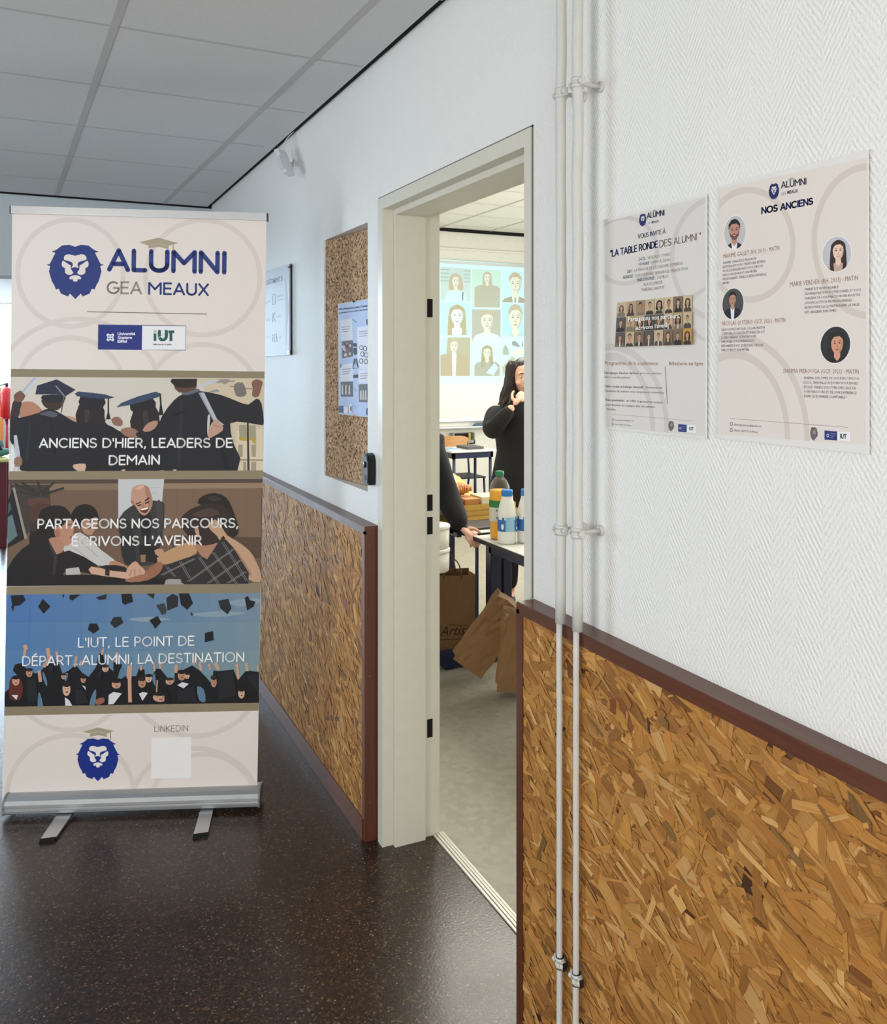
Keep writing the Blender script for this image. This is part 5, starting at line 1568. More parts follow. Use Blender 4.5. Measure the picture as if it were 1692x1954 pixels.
dx0, dx1, dy0, dy1 = PX(853, 862, 8.06).x, PX(946, 862, 8.06).x + 0.05, PX(853, 862, 8.06).y - 0.1, PX(853, 850, 8.6).y - 0.2
dz = 0.765
t = root('desk', ((dx0 + dx1) / 2, (dy0 + dy1) / 2, 0), 'small student desk with white top and navy frame in front of the whiteboard', 'desk', 'classroom tables')
bm = NB(); box(bm, dx0, dx1, dy0, dy1, dz - 0.02, dz, 0.003); obj('desk_top', bm, M_WTOP, t)
bm = NB(); box(bm, dx0 + 0.02, dx1 - 0.02, dy0 + 0.02, dy0 + 0.045, dz - 0.075, dz - 0.02); box(bm, dx0 + 0.02, dx1 - 0.02, dy1 - 0.045, dy1 - 0.02, dz - 0.075, dz - 0.02); box(bm, dx0 + 0.02, dx0 + 0.045, dy0 + 0.02, dy1 - 0.02, dz - 0.075, dz - 0.02); box(bm, dx1 - 0.045, dx1 - 0.02, dy0 + 0.02, dy1 - 0.02, dz - 0.075, dz - 0.02); obj('frame', bm, M_NAVY, t)
for x in (dx0 + 0.04, dx1 - 0.04):
    for y in (dy0 + 0.04, dy1 - 0.04):
        bm = NB(); post(bm, x, y, 0, dz - 0.07, 0.014); obj('leg', bm, M_NAVY, t)
f0, f1 = onZ(852, 857, dz + 0.003), onZ(872, 853, dz + 0.003)
bm = NB(); hexa(bm, [(dx0 + 0.02, dy0 + 0.1, dz), (dx0 + 0.14, dy0 + 0.12, dz), (dx0 + 0.1, dy0 + 0.3, dz), (dx0 + 0.02, dy0 + 0.28, dz), (dx0 + 0.02, dy0 + 0.1, dz + 0.006), (dx0 + 0.14, dy0 + 0.12, dz + 0.006), (dx0 + 0.1, dy0 + 0.3, dz + 0.006), (dx0 + 0.02, dy0 + 0.28, dz + 0.006)])
tag(obj('folder', bm, mat('pale blue card', (150, 186, 212), 0.6)), 'pale blue folder on the far desk', 'folder')
bm = NB(); box(bm, dx0 + 0.19, dx0 + 0.36, dy0 + 0.06, dy0 + 0.3, dz, dz + 0.022, 0.003)
tag(obj('notebook', bm, mat('grey cover', (88, 82, 82), 0.5)), 'dark grey notebook lying on the far desk', 'notebook')
cxm = (PX(862, 845, 8.5).x + PX(935, 845, 8.5).x) / 2
cy0 = dy1 + 0.12
t = root('school_chair', (cxm, cy0, 0), 'school chair with curved wooden back behind the far desk', 'chair')
bm = NB(); pts = []
for k in range(11):
    g = k / 10
    x = cxm - 0.185 + 0.37 * g
    pts.append((x, cy0 + 0.3 - 0.03 * math.sin(g * math.pi), 0))
zt, zb2 = 0.83, 0.70
loop = [(x, y, zb2 + 0.004) for x, y, _ in pts] + [(x, y, zt - 0.035 * abs(2 * k / 10 - 1) ** 4) for k, (x, y, _) in list(enumerate(pts))[::-1]]
n_ = len(pts)
va = [bm.verts.new(p) for p in loop]; vb = [bm.verts.new(Vector(p) + Vector((0, 0.012, 0))) for p in loop]
for k in range(n_ - 1):
    j, i2, i3 = k + 1, 2 * n_ - 2 - k, 2 * n_ - 1 - k
    bm.faces.new((va[k], va[j], va[i2], va[i3])); bm.faces.new((vb[i3], vb[i2], vb[j], vb[k]))
for k in range(2 * n_):
    bm.faces.new((va[k], vb[k], vb[(k + 1) % (2 * n_)], va[(k + 1) % (2 * n_)]))
bmesh.ops.recalc_face_normals(bm, faces=bm.faces[:]); obj('backrest', bm, woody('beech ply', (186, 132, 80), (204, 152, 98), 0), t)
bm = NB(); box(bm, cxm - 0.18, cxm + 0.18, cy0 - 0.08, cy0 + 0.28, 0.44, 0.455, 0.004); obj('seat', bm, mat('dark seat', (44, 42, 52), 0.5), t)
for sg in (-1, 1):
    bm = NB(); tube(bm, [(cxm + sg * 0.17, cy0 + 0.36, 0.012), (cxm + sg * 0.17, cy0 + 0.27, 0.44), (cxm + sg * 0.165, cy0 + 0.31, 0.81)], 0.011, 10); obj('rear_leg', bm, M_NAVY, t)
    bm = NB(); tube(bm, [(cxm + sg * 0.17, cy0 - 0.1, 0.012), (cxm + sg * 0.17, cy0 - 0.05, 0.44)], 0.011, 10); obj('front_leg', bm, M_NAVY, t)

# buffet tables
TZ = 0.75
t = root('buffet_table', (2.14, 3.0, 0), 'white topped table nearest the doorway, carrying the juice and milk bottles', 'table', 'classroom tables')
bm = NB(); box(bm, 1.882, 2.40, 2.35, 3.685, TZ - 0.003, TZ); obj('table_top', bm, M_WTOP, t)
bm = NB(); box(bm, 1.88, 2.402, 2.348, 3.687, TZ - 0.022, TZ - 0.0031); obj('edge_band', bm, mat('black edge band', (24, 24, 28), 0.4), t)
bm = NB(); box(bm, 1.93, 1.955, 2.42, 3.62, TZ - 0.07, TZ - 0.022); box(bm, 2.34, 2.365, 2.42, 3.62, TZ - 0.07, TZ - 0.022); box(bm, 1.93, 2.365, 3.6, 3.625, TZ - 0.07, TZ - 0.022); box(bm, 1.93, 2.365, 2.41, 2.435, TZ - 0.07, TZ - 0.022); obj('apron', bm, M_NAVY, t)
for x, y in ((1.942, 3.16), (2.352, 3.16), (1.942, 2.44), (2.352, 2.44)):
    bm = NB(); box(bm, x - 0.012, x + 0.012, y - 0.012, y + 0.012, 0, TZ - 0.022); obj('leg', bm, M_NAVY, t)
t = root('buffet_table', (2.17, 4.4, 0), 'white topped table behind the first one, carrying the pastry trays', 'table', 'classroom tables')
bm = NB(); box(bm, 1.892, 2.45, 3.74, 5.04, TZ - 0.003, TZ); obj('table_top', bm, M_WTOP, t)
bm = NB(); box(bm, 1.89, 2.452, 3.738, 5.042, TZ - 0.022, TZ - 0.0031); obj('edge_band', bm, mat('black edge band', (24, 24, 28), 0.4), t)
bm = NB(); box(bm, 1.95, 1.975, 4.0, 4.82, TZ - 0.07, TZ - 0.022); box(bm, 2.37, 2.395, 4.0, 4.82, TZ - 0.07, TZ - 0.022); obj('apron', bm, M_NAVY, t)
lp = PX(909.5, 1100, 4.53)
bm = NB(); box(bm, lp.x - 0.007, lp.x + 0.007, lp.y - 0.007, lp.y + 0.007, 0.0845, TZ - 0.022); obj('support_leg', bm, M_NAVY, t)
for y in (4.07, 4.76):
    bm = NB(); box(bm, 2.165, 2.228, y - 0.03, y + 0.03, 0.06, TZ - 0.022, 0.004); box(bm, 2.24, 2.292, y - 0.03, y + 0.03, 0.06, TZ - 0.022, 0.004); box(bm, 1.95, 2.395, y - 0.03, y + 0.03, TZ - 0.06, TZ - 0.022); obj('leg', bm, M_NAVY, t)
    bm = NB(); box(bm, 1.89, 2.45, y - 0.035, y + 0.035, 0.012, 0.085, 0.006); box(bm, 1.91, 1.95, y - 0.03, y + 0.03, 0, 0.012); box(bm, 2.39, 2.43, y - 0.03, y + 0.03, 0, 0.012); obj('foot_beam', bm, M_NAVY, t)

# bottles
def glassy(name, rgb, fac):
    m, nt, b = nodes_of(name)
    b.inputs['Base Color'].default_value = lin(rgb); b.inputs['Roughness'].default_value = 0.08
    tr = nt.nodes.new('ShaderNodeBsdfTransparent'); mx = nt.nodes.new('ShaderNodeMixShader')
    lw = nt.nodes.new('ShaderNodeLayerWeight'); lw.inputs[0].default_value = 0.35
    f = math_node(nt, 'MULTIPLY_ADD', lw.outputs['Facing'], 0.4, fac)
    nt.links.new(f, mx.inputs[0]); nt.links.new(tr.outputs[0], mx.inputs[1]); nt.links.new(b.outputs[0], mx.inputs[2])
    nt.links.new(mx.outputs[0], nt.nodes['Material Output'].inputs[0])
    return m


jp = (1.962, 3.575, TZ)
t = root('juice_bottle', jp, 'large clear bottle of orange juice with a green cap', 'bottle')
JPROF = [(0.034, 0), (0.044, 0.006), (0.047, 0.02), (0.045, 0.06), (0.048, 0.085), (0.048, 0.185), (0.0475, 0.225), (0.044, 0.245), (0.036, 0.265), (0.024, 0.281), (0.0155, 0.288), (0.0145, 0.297)]
bm = NB(); lathe(bm, jp, JPROF, 36); obj('shell', bm, glassy('clear bottle plastic', (186, 188, 180), 0.05), t, True)
bm = NB(); lathe(bm, jp, [(max(0.001, r - 0.0012), z) for r, z in [(0.0345, 0.0015), (0.044, 0.007), (0.047, 0.02), (0.045, 0.06), (0.048, 0.085), (0.048, 0.185), (0.0475, 0.226)]], 36); obj('juice', bm, mat('orange juice', (244, 172, 18), 0.35), t, True)
bm = NB(); lathe(bm, jp, [(0.0484, 0.086), (0.0486, 0.09), (0.0486, 0.168), (0.0484, 0.172)], 36, 0, False); lathe(bm, jp, [(0.0488, 0.15), (0.0488, 0.182)], 36, 1, False); obj('label', bm, [mat('pale label', (206, 204, 188), 0.5), mat('green label', (44, 122, 56), 0.5)], t, True)
bm = NB(); lathe(bm, jp, [(0.0185, 0.29), (0.0195, 0.293), (0.0195, 0.311), (0.018, 0.314)], 28); obj('cap', bm, mat('green cap', (34, 120, 78), 0.35), t, True)
bm = NB()
for k, (g0, z) in enumerate(((-0.1, 0.134), (0.12, 0.115), (-0.05, 0.1))):
    for j in range(3):
        g = math.pi * 1.27 + g0 * 0.8 + 0.16 * j
        c, s = math.cos(g), math.sin(g)
        p = Vector(jp) + Vector((c * 0.0489, s * 0.0489, z)); w = Vector((-s, c, 0)) * 0.0028
        f = bm.faces.new([bm.verts.new(v) for v in (p - w, p + w, p + w + Vector((0, 0, 0.007)), p - w + Vector((0, 0, 0.007)))])
obj('label_print', bm, mat('dark print', (60, 66, 70), 0.5), t)

MPROF = [(0.036, 0), (0.041, 0.004), (0.0428, 0.015), (0.0428, 0.05), (0.042, 0.055), (0.0428, 0.06), (0.0428, 0.115), (0.0415, 0.122), (0.0425, 0.128), (0.04, 0.15), (0.034, 0.175), (0.027, 0.198), (0.0235, 0.212), (0.0225, 0.219)]
M_MILK = mat('white milk plastic', (228, 228, 222), 0.35); M_BLUEC = mat('blue cap', (36, 120, 192), 0.35)
mt = root('milk_bottle', (1.943, 3.472, TZ), 'white milk bottle with blue cap standing in front of the juice bottle', 'bottle', 'milk bottles')
z0 = Vector((1.943, 3.472, TZ))
bm = NB(); lathe(bm, z0, MPROF, 36); obj('body', bm, M_MILK, mt, True)
bm = NB(); lathe(bm, z0, [(0.0245, 0.216), (0.0255, 0.218), (0.0255, 0.238), (0.024, 0.242)], 28); lathe(bm, z0, [(0.0262, 0.214), (0.0262, 0.2175)], 28); obj('cap', bm, M_BLUEC, mt, True)
bm = NB()
n = 48
cols = [mat('label white', (222, 226, 228), 0.5), mat('label blue', (44, 104, 172), 0.5), mat('label pale blue', (140, 188, 214), 0.5)]
for k in range(n):
    g0, g1 = 2 * math.pi * k / n, 2 * math.pi * (k + 1) / n
    for j in range(6):
        za, zb_ = 0.058 + 0.0105 * j, 0.058 + 0.0105 * (j + 1)
        v = [bm.verts.new(z0 + Vector((0.0431 * math.cos(g), 0.0431 * math.sin(g), z))) for g, z in ((g0, za), (g1, za), (g1, zb_), (g0, zb_))]
        f = bm.faces.new(v); f.smooth = True
        d = ((g0 - math.radians(248) + math.pi) % (2 * math.pi)) - math.pi
        f.material_index = 2 if -0.32 < d < 0.75 else (0 if (j == 5 and k % 6 < 4) else 1)
obj('label', bm, cols, mt)
for gc, zc, ra, rz in ((-0.62, 0.08, 0.17, 0.013), (1.25, 0.084, 0.24, 0.014)):
    bm = NB()
    f = bm.faces.new([bm.verts.new(z0 + Vector((0.0433 * math.cos(g), 0.0433 * math.sin(g), z))) for g, z in ell(math.radians(248) + gc, zc, ra, rz, 14)])
    obj('label_picture', bm, cols[0], mt)
m2 = mt.copy(); COL.objects.link(m2); m2.location = (2.032, 3.45, TZ); m2.rotation_euler.z = math.radians(55); m2['label'] = 'white milk bottle with blue cap half hidden behind the right edge of the doorway'
for c in list(mt.children):
    d = c.copy(); COL.objects.link(d); d.parent = m2

# pastries on the second table
M_GOLD = mat('gold card', (206, 164, 84), 0.35, 0.25, vary=0.1, vscale=40); M_GLOSSY = mat('golden wrap', (224, 196, 120), 0.2, 0.1, vary=0.2, vscale=30)
def tray(x0, x1, y0, y1, z, h, lab, m):
    t = root('pastry_tray', ((x0 + x1) / 2, (y0 + y1) / 2, z), lab, 'tray', 'pastry trays')
    bm = NB(); box(bm, x0, x1, y0, y1, z, z + 0.004); obj('base', bm, m, t)
    bm = NB()
    for q in ((x0, x1, y0, y0 + 0.003), (x0, x1, y1 - 0.003, y1), (x0, x0 + 0.003, y0 + 0.003, y1 - 0.003), (x1 - 0.003, x1, y0 + 0.003, y1 - 0.003)):
        box(bm, *q, z + 0.004, z + h)
    obj('rim', bm, m, t)
    return t


bm = NB(); box(bm, 1.93, 2.34, 3.80, 4.0, TZ, TZ + 0.012, 0.003); tag(obj('serving_board', bm, mat('dark slate board', (46, 48, 52), 0.4)), 'dark flat serving board beside the gold pastry trays', 'board')
tray(1.915, 2.33, 4.03, 4.36, TZ, 0.024, 'lowest gold card tray of the stack', M_GOLD); tray(1.92, 2.325, 4.04, 4.35, TZ + 0.0245, 0.024, 'middle gold card tray of the stack', M_GOLD); tray(1.925, 2.32, 4.05, 4.34, TZ + 0.049, 0.03, 'top gold card tray of the stack, holding the croissants', M_GOLD)
def croissant(x, y, z, rz, lab, k=1.0):
    bm = NB(); rings = []
    pts, rr = [], []
    for i in range(25):
        g = -1.15 + 2.3 * i / 24
        pts.append(Vector((0.055 * k * math.sin(g), 0.05 * k * (math.cos(g) - 0.6), 0)))
        w = math.cos(g * 1.2) ** 1.0 if abs(g) < 1.3 else 0.1
        rr.append(k * (0.006 + 0.02 * max(0.1, w)) * (1 + 0.12 * (1 if i % 4 < 2 else -0.5)))
    M = Matrix.Rotation(rz, 3, 'Z')
    tube(bm, [M @ p + Vector((x, y, z + 0.03 * k)) for p in pts], rr, 14)
    return tag(obj('croissant', bm, M_CRO, None, True), lab, 'croissant', 'croissants')


M_CRO = speckle('baked pastry', 60, [(0, (150, 88, 34)), (0.5, (188, 118, 52)), (1, (220, 164, 92))], 0.4)
croissant(1.975, 4.085, TZ + 0.054, 0.2, 'golden croissant at the front left of the top tray'); croissant(1.975, 4.2, TZ + 0.054, 1.3, 'golden croissant in the middle of the left side of the top tray'); croissant(1.99, 4.295, TZ + 0.054, -0.3, 'golden croissant at the back left of the top tray'); croissant(2.055, 4.16, TZ + 0.108, 0.35, 'big golden croissant lying on the flat kraft box', 1.25)
t = root('pastry_box', (2.07, 4.16, TZ + 0.054), 'flat kraft pastry box under the big croissant', 'box', 'pastry boxes')
bm = NB(); box(bm, 2.03, 2.115, 4.07, 4.26, TZ + 0.0535, TZ + 0.107, 0.003); obj('carton', bm, mat('kraft card', (188, 128, 70), 0.5), t)
t = root('pastry_box', (2.22, 4.15, TZ + 0.054), 'cream cardboard pastry box with dark printed marks on the top tray', 'box', 'pastry boxes')
bm = NB(); box(bm, 2.122, 2.31, 4.06, 4.2, TZ + 0.0535, TZ + 0.115, 0.003); obj('carton', bm, mat('cream card', (226, 210, 168), 0.6), t)
bm = NB()
for k in range(6):
    box(bm, 2.17 + 0.02 * k, 2.18 + 0.02 * k, 4.0585, 4.0601, TZ + 0.085 + 0.006 * (k % 2), TZ + 0.104)
box(bm, 2.128, 2.142, 4.0585, 4.0601, TZ + 0.07, TZ + 0.078); obj('print', bm, mat('brown print', (60, 48, 34), 0.6), t)
t = root('pastry_bag', (2.1, 4.62, TZ), 'crinkled golden wrapper of pastries behind the croissants', 'bag')
bm = NB(); vs = bmesh.ops.create_grid(bm, x_segments=26, y_segments=18, size=1)['verts']
rnd = random.Random(8)
for v in vs:
    u_, w_ = v.co.x, v.co.y
    hgt = (1 - u_ ** 4) * (1 - w_ ** 4)
    v.co = Vector((2.12 + 0.21 * u_, 4.62 + 0.2 * w_, TZ + 0.004 + 0.2 * hgt * (1 - 0.35 * u_) + rnd.uniform(-0.01, 0.01) * hgt))
obj('wrapper', bm, M_GLOSSY, t)

# paper bags under the tables
def bag(name_loc, lab, c, ex, ey, ez, w, d, h, open_top=True, crush=0.0, seed=1):
    """Gusseted kraft bag: axes ex (width), ey (depth), ez (up)."""
    t = root('paper_bag', name_loc, lab, 'bag', 'brown paper bags')
    rnd = random.Random(seed)
    bm = NB(); nx, nz = 8, 9
    def ringpts(z):
        k = z / h
        g = 0.02 * math.sin(k * 3.1)
        P = []
        for i in range(nx):
            P.append((-w / 2 + w * i / nx, -d / 2))
        for i in range(4):
            q = i / 4
            P.append((w / 2 - (g + 0.018) * (1 - abs(2 * q - 1)), -d / 2 + d * q))
        for i in range(nx):
            P.append((w / 2 - w * i / nx, d / 2))
        for i in range(4):
            q = i / 4
            P.append((-w / 2 + (g + 0.018) * (1 - abs(2 * q - 1)), d / 2 - d * q))
        return P
    rings = []
    for j in range(nz + 1):
        z = h * j / nz
        row = []
        for (x, y) in ringpts(z):
            jit = crush * (0.3 + z / h)
            p = Vector(c) + ex * (x + rnd.uniform(-jit, jit)) + ey * (y * (1 - 0.25 * crush * 20 * z / h) + rnd.uniform(-jit, jit)) + ez * (z + (rnd.uniform(-jit, jit) if j == nz else 0))
            row.append(bm.verts.new(p))
        rings.append(row)
    m = len(rings[0])
    for a_, b_ in zip(rings, rings[1:]):
        for i in range(m):
            bm.faces.new((a_[i], a_[(i + 1) % m], b_[(i + 1) % m], b_[i]))
    bm.faces.new(rings[0][::-1])
    if not open_top:
        bm.faces.new(rings[-1])
    bmesh.ops.recalc_face_normals(bm, faces=bm.faces[:])
    o = obj('bag_body', bm, M_KRAFT, t)
    sm = o.modifiers.new('thickness', 'SOLIDIFY'); sm.thickness = 0.0008
    return t


RI = Vector((CO, -SI, 0)); FW = Vector((SI, CO, 0)); UPV = Vector((0, 0, 1))
gl = onZ(838, 1234, 0.0); gr = onZ(908, 1240, 0.0)
bx = Vector((0.97, -0.24, 0)).normalized(); by = Vector((0.24, 0.97, 0)).normalized()
bc = gr - bx * 0.16 + by * 0.085
t = bag(bc, 'upright brown paper carrier bag with twisted handles and script lettering under the second table', bc, bx, by, UPV, 0.32, 0.17, 0.41, True, 0.002, 2)
for s_ in (-1, 1):
    bm = NB(); o_ = bc + by * s_ * 0.083
    tube(bm, [o_ + bx * (0.05 * math.cos(g) + 0.03) + UPV * (0.39 + 0.11 * math.sin(g)) for g in (math.pi * k / 12 for k in range(13))], 0.0035, 8); obj('handle', bm, mat('twisted paper cord', (110, 84, 58), 0.7), t)
BSH = Sheet(bc - by * 0.0855, -by)
a = Art(BSH, (3.258, 800, 800), 2, 1.0, up=(0.3, -1))
a.text('Artisan', (128, 1348), (345, 1335), 62, (66, 48, 34), 0.0, 3)
a.line((130, 1372), (330, 1362), 4, (66, 48, 34)); a.line((180, 1275), (340, 1290), 3, (66, 48, 34))
a.build('script_lettering', t)
gf = onZ(966, 1336, 0.0); tilt = (UPV * 0.93 + RI * 0.36).normalized()
ex2 = (RI * 0.93 - UPV * 0.36); ex2 = (RI - tilt * RI.dot(tilt)).normalized()
bag(gf, 'brown paper bag standing in front, nearest the doorway, tipped against the table leg', gf + FW * 0.07 + RI * 0.04 + UPV * 0.032, (RI * 0.99 - UPV * 0.05).normalized(), FW, (UPV * 0.98 + RI * 0.1).normalized(), 0.17, 0.13, 0.36, False, 0.006, 5)
t2 = (UPV * 0.80 + RI * 0.58).normalized(); e2 = (RI * 0.80 - UPV * 0.58).normalized()
p2 = PX(891, 1277, 4.26)
bag(p2, 'brown paper bag slumped sideways behind the front bag', p2 + UPV * 0.0 + FW * 0.062, e2, FW, t2, 0.17, 0.12, 0.38, False, 0.006, 9)

# ------------------------------------------------------------------ people
def skin_bm(J, edges, sub=2):
    me = bpy.data.meshes.new('limbs')
    names = list(J)
    me.from_pydata([J[n][0] for n in names], [(names.index(a_), names.index(b_)) for a_, b_ in edges], [])
    o = bpy.data.objects.new('limbs', me); COL.objects.link(o)
    md = o.modifiers.new('skin', 'SKIN')
    for i, n_ in enumerate(names):
        r = J[n_][1]
        me.skin_vertices[0].data[i].radius = r if isinstance(r, tuple) else (r, r)
    me.skin_vertices[0].data[0].use_root = True
    sd = o.modifiers.new('sub', 'SUBSURF'); sd.levels = sub
    out = evaluated(o)
    bpy.data.objects.remove(o); bpy.data.meshes.remove(me)
    b = NB(); b.from_mesh(out); bpy.data.meshes.remove(out)
    return b


def merge(dst, src):
    m = bpy.data.meshes.new('tmp'); src.to_mesh(m); src.free(); dst.from_mesh(m); bpy.data.meshes.remove(m)


def fuse(bm, voxel, smooth_it=4):
    """Several overlapping volumes into one continuous surface."""
    me = bpy.data.meshes.new('fuse'); bm.to_mesh(me); bm.free()
    o = bpy.data.objects.new('fuse', me); COL.objects.link(o)
    r = o.modifiers.new('r', 'REMESH'); r.mode = 'VOXEL'; r.voxel_size = voxel
    s_ = o.modifiers.new('s', 'SMOOTH'); s_.iterations = smooth_it; s_.factor = 0.5
    out = evaluated(o)
    bpy.data.objects.remove(o); bpy.data.meshes.remove(me)
    b = NB(); b.from_mesh(out); bpy.data.meshes.remove(out)
    for f in b.faces:
        f.smooth = True
    return b


def head(bm, c, fwd, up, k=1.0):
    """Skull, jaw, nose, brow and ears; fwd is the way the face looks."""
    fwd, up = fwd.normalized(), up.normalized()
    side = up.cross(fwd).normalized(); up = fwd.cross(side)
    vs = bmesh.ops.create_uvsphere(bm, u_segments=32, v_segments=24, radius=1)['verts']
    for v in vs:
        x, y, z = v.co
        w, d, h = 0.074, 0.094, 0.112
        if z < 0:
            w *= 1 - 0.34 * (-z) ** 1.6
            d *= 1 - 0.16 * (-z) ** 1.5
        yy = y * d + (0.012 * max(0, -z) if y > 0 else 0.0) + (-0.012 if y < 0 else 0)
        if y > 0.55 and -0.1 < z < 0.45:
            yy -= 0.004
        v.co = c + (side * x * w + fwd * yy + up * z * h) * k
    def blob(x, y, z, rx, ry, rz):
        for v in bmesh.ops.create_uvsphere(bm, u_segments=12, v_segments=8, radius=1)['verts']:
            v.co = c + (side * (x + v.co.x * rx) + fwd * (y + v.co.y * ry) + up * (z + v.co.z * rz)) * k
    blob(0, 0.095, -0.024, 0.013, 0.016, 0.013); blob(0, 0.09, -0.002, 0.008, 0.012, 0.026)
    blob(0, 0.083, -0.056, 0.022, 0.012, 0.008); blob(0, 0.082, -0.066, 0.018, 0.012, 0.007); blob(0, 0.074, -0.096, 0.02, 0.016, 0.014)
    for s_ in (-1, 1):
        blob(s_ * 0.074, -0.008, -0.012, 0.008, 0.017, 0.03); blob(s_ * 0.034, 0.075, 0.028, 0.024, 0.012, 0.008); blob(s_ * 0.042, 0.062, -0.03, 0.022, 0.018, 0.02)
    return side, up


def face_parts(t, c, fwd, side, up, k=1.0, iris=(60, 44, 36), brow=(40, 30, 28), lip=(176, 104, 100)):
    fwd = fwd.normalized()
    for s_ in (-1, 1):
        p = c + (side * s_ * 0.032 + fwd * 0.0765 + up * 0.004) * k
        bm = NB(); ball(bm, p - fwd * 0.001 * k, 0.0102 * k, 0.0102 * k, 0.0072 * k, seg=14); ball(bm, p + fwd * 0.0062 * k, 0.0052 * k, seg=10, mi=1); obj('eye', bm, [mat('eye white', (226, 222, 218), 0.25), mat('iris', iris, 0.2)], t)
        bm = NB(); tube(bm, [c + (side * s_ * x + fwd * y + up * z) * k for x, y, z in ((0.014, 0.092, 0.026), (0.032, 0.09, 0.032), (0.052, 0.077, 0.025))], [0.0025, 0.0032, 0.0015], 8); obj('eyebrow', bm, mat('brow hair', brow, 0.8), t)
    bm = NB(); tube(bm, [c + (side * x + fwd * y + up * z) * k for x, y, z in ((-0.022, 0.086, -0.06), (-0.008, 0.095, -0.058), (0, 0.096, -0.0595), (0.008, 0.095, -0.058), (0.022, 0.086, -0.06))], [0.002, 0.005, 0.0048, 0.005, 0.002], 8); obj('lips', bm, mat('lip', lip, 0.4), t)


def hand(bm, wrist, dirn, palm_n, thumb_side, curl, k=1.0, curls=None):
    """Palm, four bent fingers and a thumb. palm_n points out of the back of the hand; thumb_side towards the thumb."""
    d = dirn.normalized(); n = (palm_n - d * palm_n.dot(d)).normalized(); s_ = (thumb_side - d * thumb_side.dot(d) - n * thumb_side.dot(n)).normalized()
    J = {'w': (wrist, (0.021 * k, 0.018 * k)), 'p1': (wrist + d * 0.04 * k, (0.033 * k, 0.016 * k)), 'p2': (wrist + d * 0.082 * k, (0.036 * k, 0.013 * k))}
    merge(bm, skin_bm({a_: (p, (0.026 * k, 0.017 * k)) for a_, (p, r) in J.items()}, [('w', 'p1'), ('p1', 'p2')]))
    for i in range(4):
        off = (0.028 - 0.0187 * i) * k
        L = (0.072, 0.08, 0.074, 0.058)[i] * k
        cu = (curls or [curl] * 4)[i]
        p = wrist + d * 0.05 * k + s_ * off * 0.8
        q = wrist + d * (0.088 - 0.004 * abs(i - 1)) * k + s_ * off
        J = {'a': (p, 0.0105 * k), 'b': (q, 0.0098 * k)}
        g = 0.0; pos = q
        for j, fr in enumerate((0.46, 0.3, 0.24)):
            g += cu * (0.7, 1.0, 0.8)[j]
            pos = pos + (d * math.cos(g) - n * math.sin(g)) * L * fr
            J['c%d' % j] = (pos, (0.0088, 0.0082, 0.0072)[j] * k)
        merge(bm, skin_bm(J, [('a', 'b'), ('b', 'c0'), ('c0', 'c1'), ('c1', 'c2')]))
    q = wrist + d * 0.022 * k + s_ * 0.022 * k
    J = {'a': (q, 0.013 * k), 'b': (q + (d * 0.55 + s_ * 0.7 - n * 0.2).normalized() * 0.04 * k, 0.0115 * k)}
    J['c'] = (J['b'][0] + (d * 0.8 + s_ * 0.45 - n * 0.3).normalized() * 0.03 * k, 0.0098 * k); J['d'] = (J['c'][0] + (d * 0.9 + s_ * 0.2 - n * 0.35).normalized() * 0.024 * k, 0.0078 * k)
    merge(bm, skin_bm(J, [('a', 'b'), ('b', 'c'), ('c', 'd')]))


def loft(bm, rings, n=28):
    """Ellipse rings (centre, half-width vector, half-depth vector)."""
    R = [[bm.verts.new(c + u_ * math.cos(g) + v_ * math.sin(g)) for g in (2 * math.pi * i / n for i in range(n))] for c, u_, v_ in rings]
    for a_, b_ in zip(R, R[1:]):
        for i in range(n):
            bm.faces.new((a_[i], a_[(i + 1) % n], b_[(i + 1) % n], b_[i]))
    bm.faces.new(R[0][::-1]); bm.faces.new(R[-1])
    bmesh.ops.recalc_face_normals(bm, faces=bm.faces[:])


M_SKIN = mat('light skin', (226, 176, 154), 0.5, vary=0.05, vscale=20)
M_CLOTH = mat('black knit', (19, 19, 22), 0.85, vary=0.25, vscale=60)
M_TROU = mat('black trousers', (20, 20, 24), 0.8)
M_HAIR = mat('dark brown hair', (36, 26, 23), 0.4, vary=0.3, vscale=25)
M_SHOE = mat('black shoe', (22, 22, 24), 0.5)

# woman with long hair, hand raised to her mouth
D0 = 5.6
O = EYEV + FW * D0 + RI * ((997 - CX) / F * D0); O.z = 0
def L(a_, b_, c_):
    return O + RI * a_ + FW * b_ + UPV * c_


t = root('person', O, 'woman with long dark hair in a black coat, hand at her mouth', 'person', None)
FACE = (-FW * 0.97 + RI * 0.12 - UPV * 0.06).normalized()
hc = L(0.004, -0.01, 1.474)
bm = NB()
J = {'pel': (L(0, 0.02, 0.86), 0.13), 'waist': (L(0, 0.02, 1.04), 0.115), 'chest': (L(0, 0.01, 1.2), 0.125), 'nb': (L(0, 0.02, 1.3), 0.06), 'nt': (L(0, 0.0, 1.4), 0.05),
     'shR': (L(-0.15, 0.01, 1.27), 0.06), 'elR': (L(-0.222, -0.18, 1.125), 0.042), 'wrR': (L(-0.075, -0.215, 1.305), 0.027),
     'shL': (L(0.15, 0.01, 1.27), 0.06), 'elL': (L(0.22, -0.04, 1.02), 0.042), 'wrL': (L(0.25, -0.08, 0.79), 0.027),
     'hpR': (L(-0.085, 0.02, 0.8), 0.088), 'knR': (L(-0.085, 0.0, 0.44), 0.056), 'anR': (L(-0.08, 0.05, 0.085), 0.036), 'toR': (L(-0.09, -0.09, 0.035), 0.03),
     'hpL': (L(0.085, 0.02, 0.8), 0.088), 'knL': (L(0.085, 0.0, 0.44), 0.056), 'anL': (L(0.09, 0.05, 0.085), 0.036), 'toL': (L(0.1, -0.09, 0.035), 0.03)}
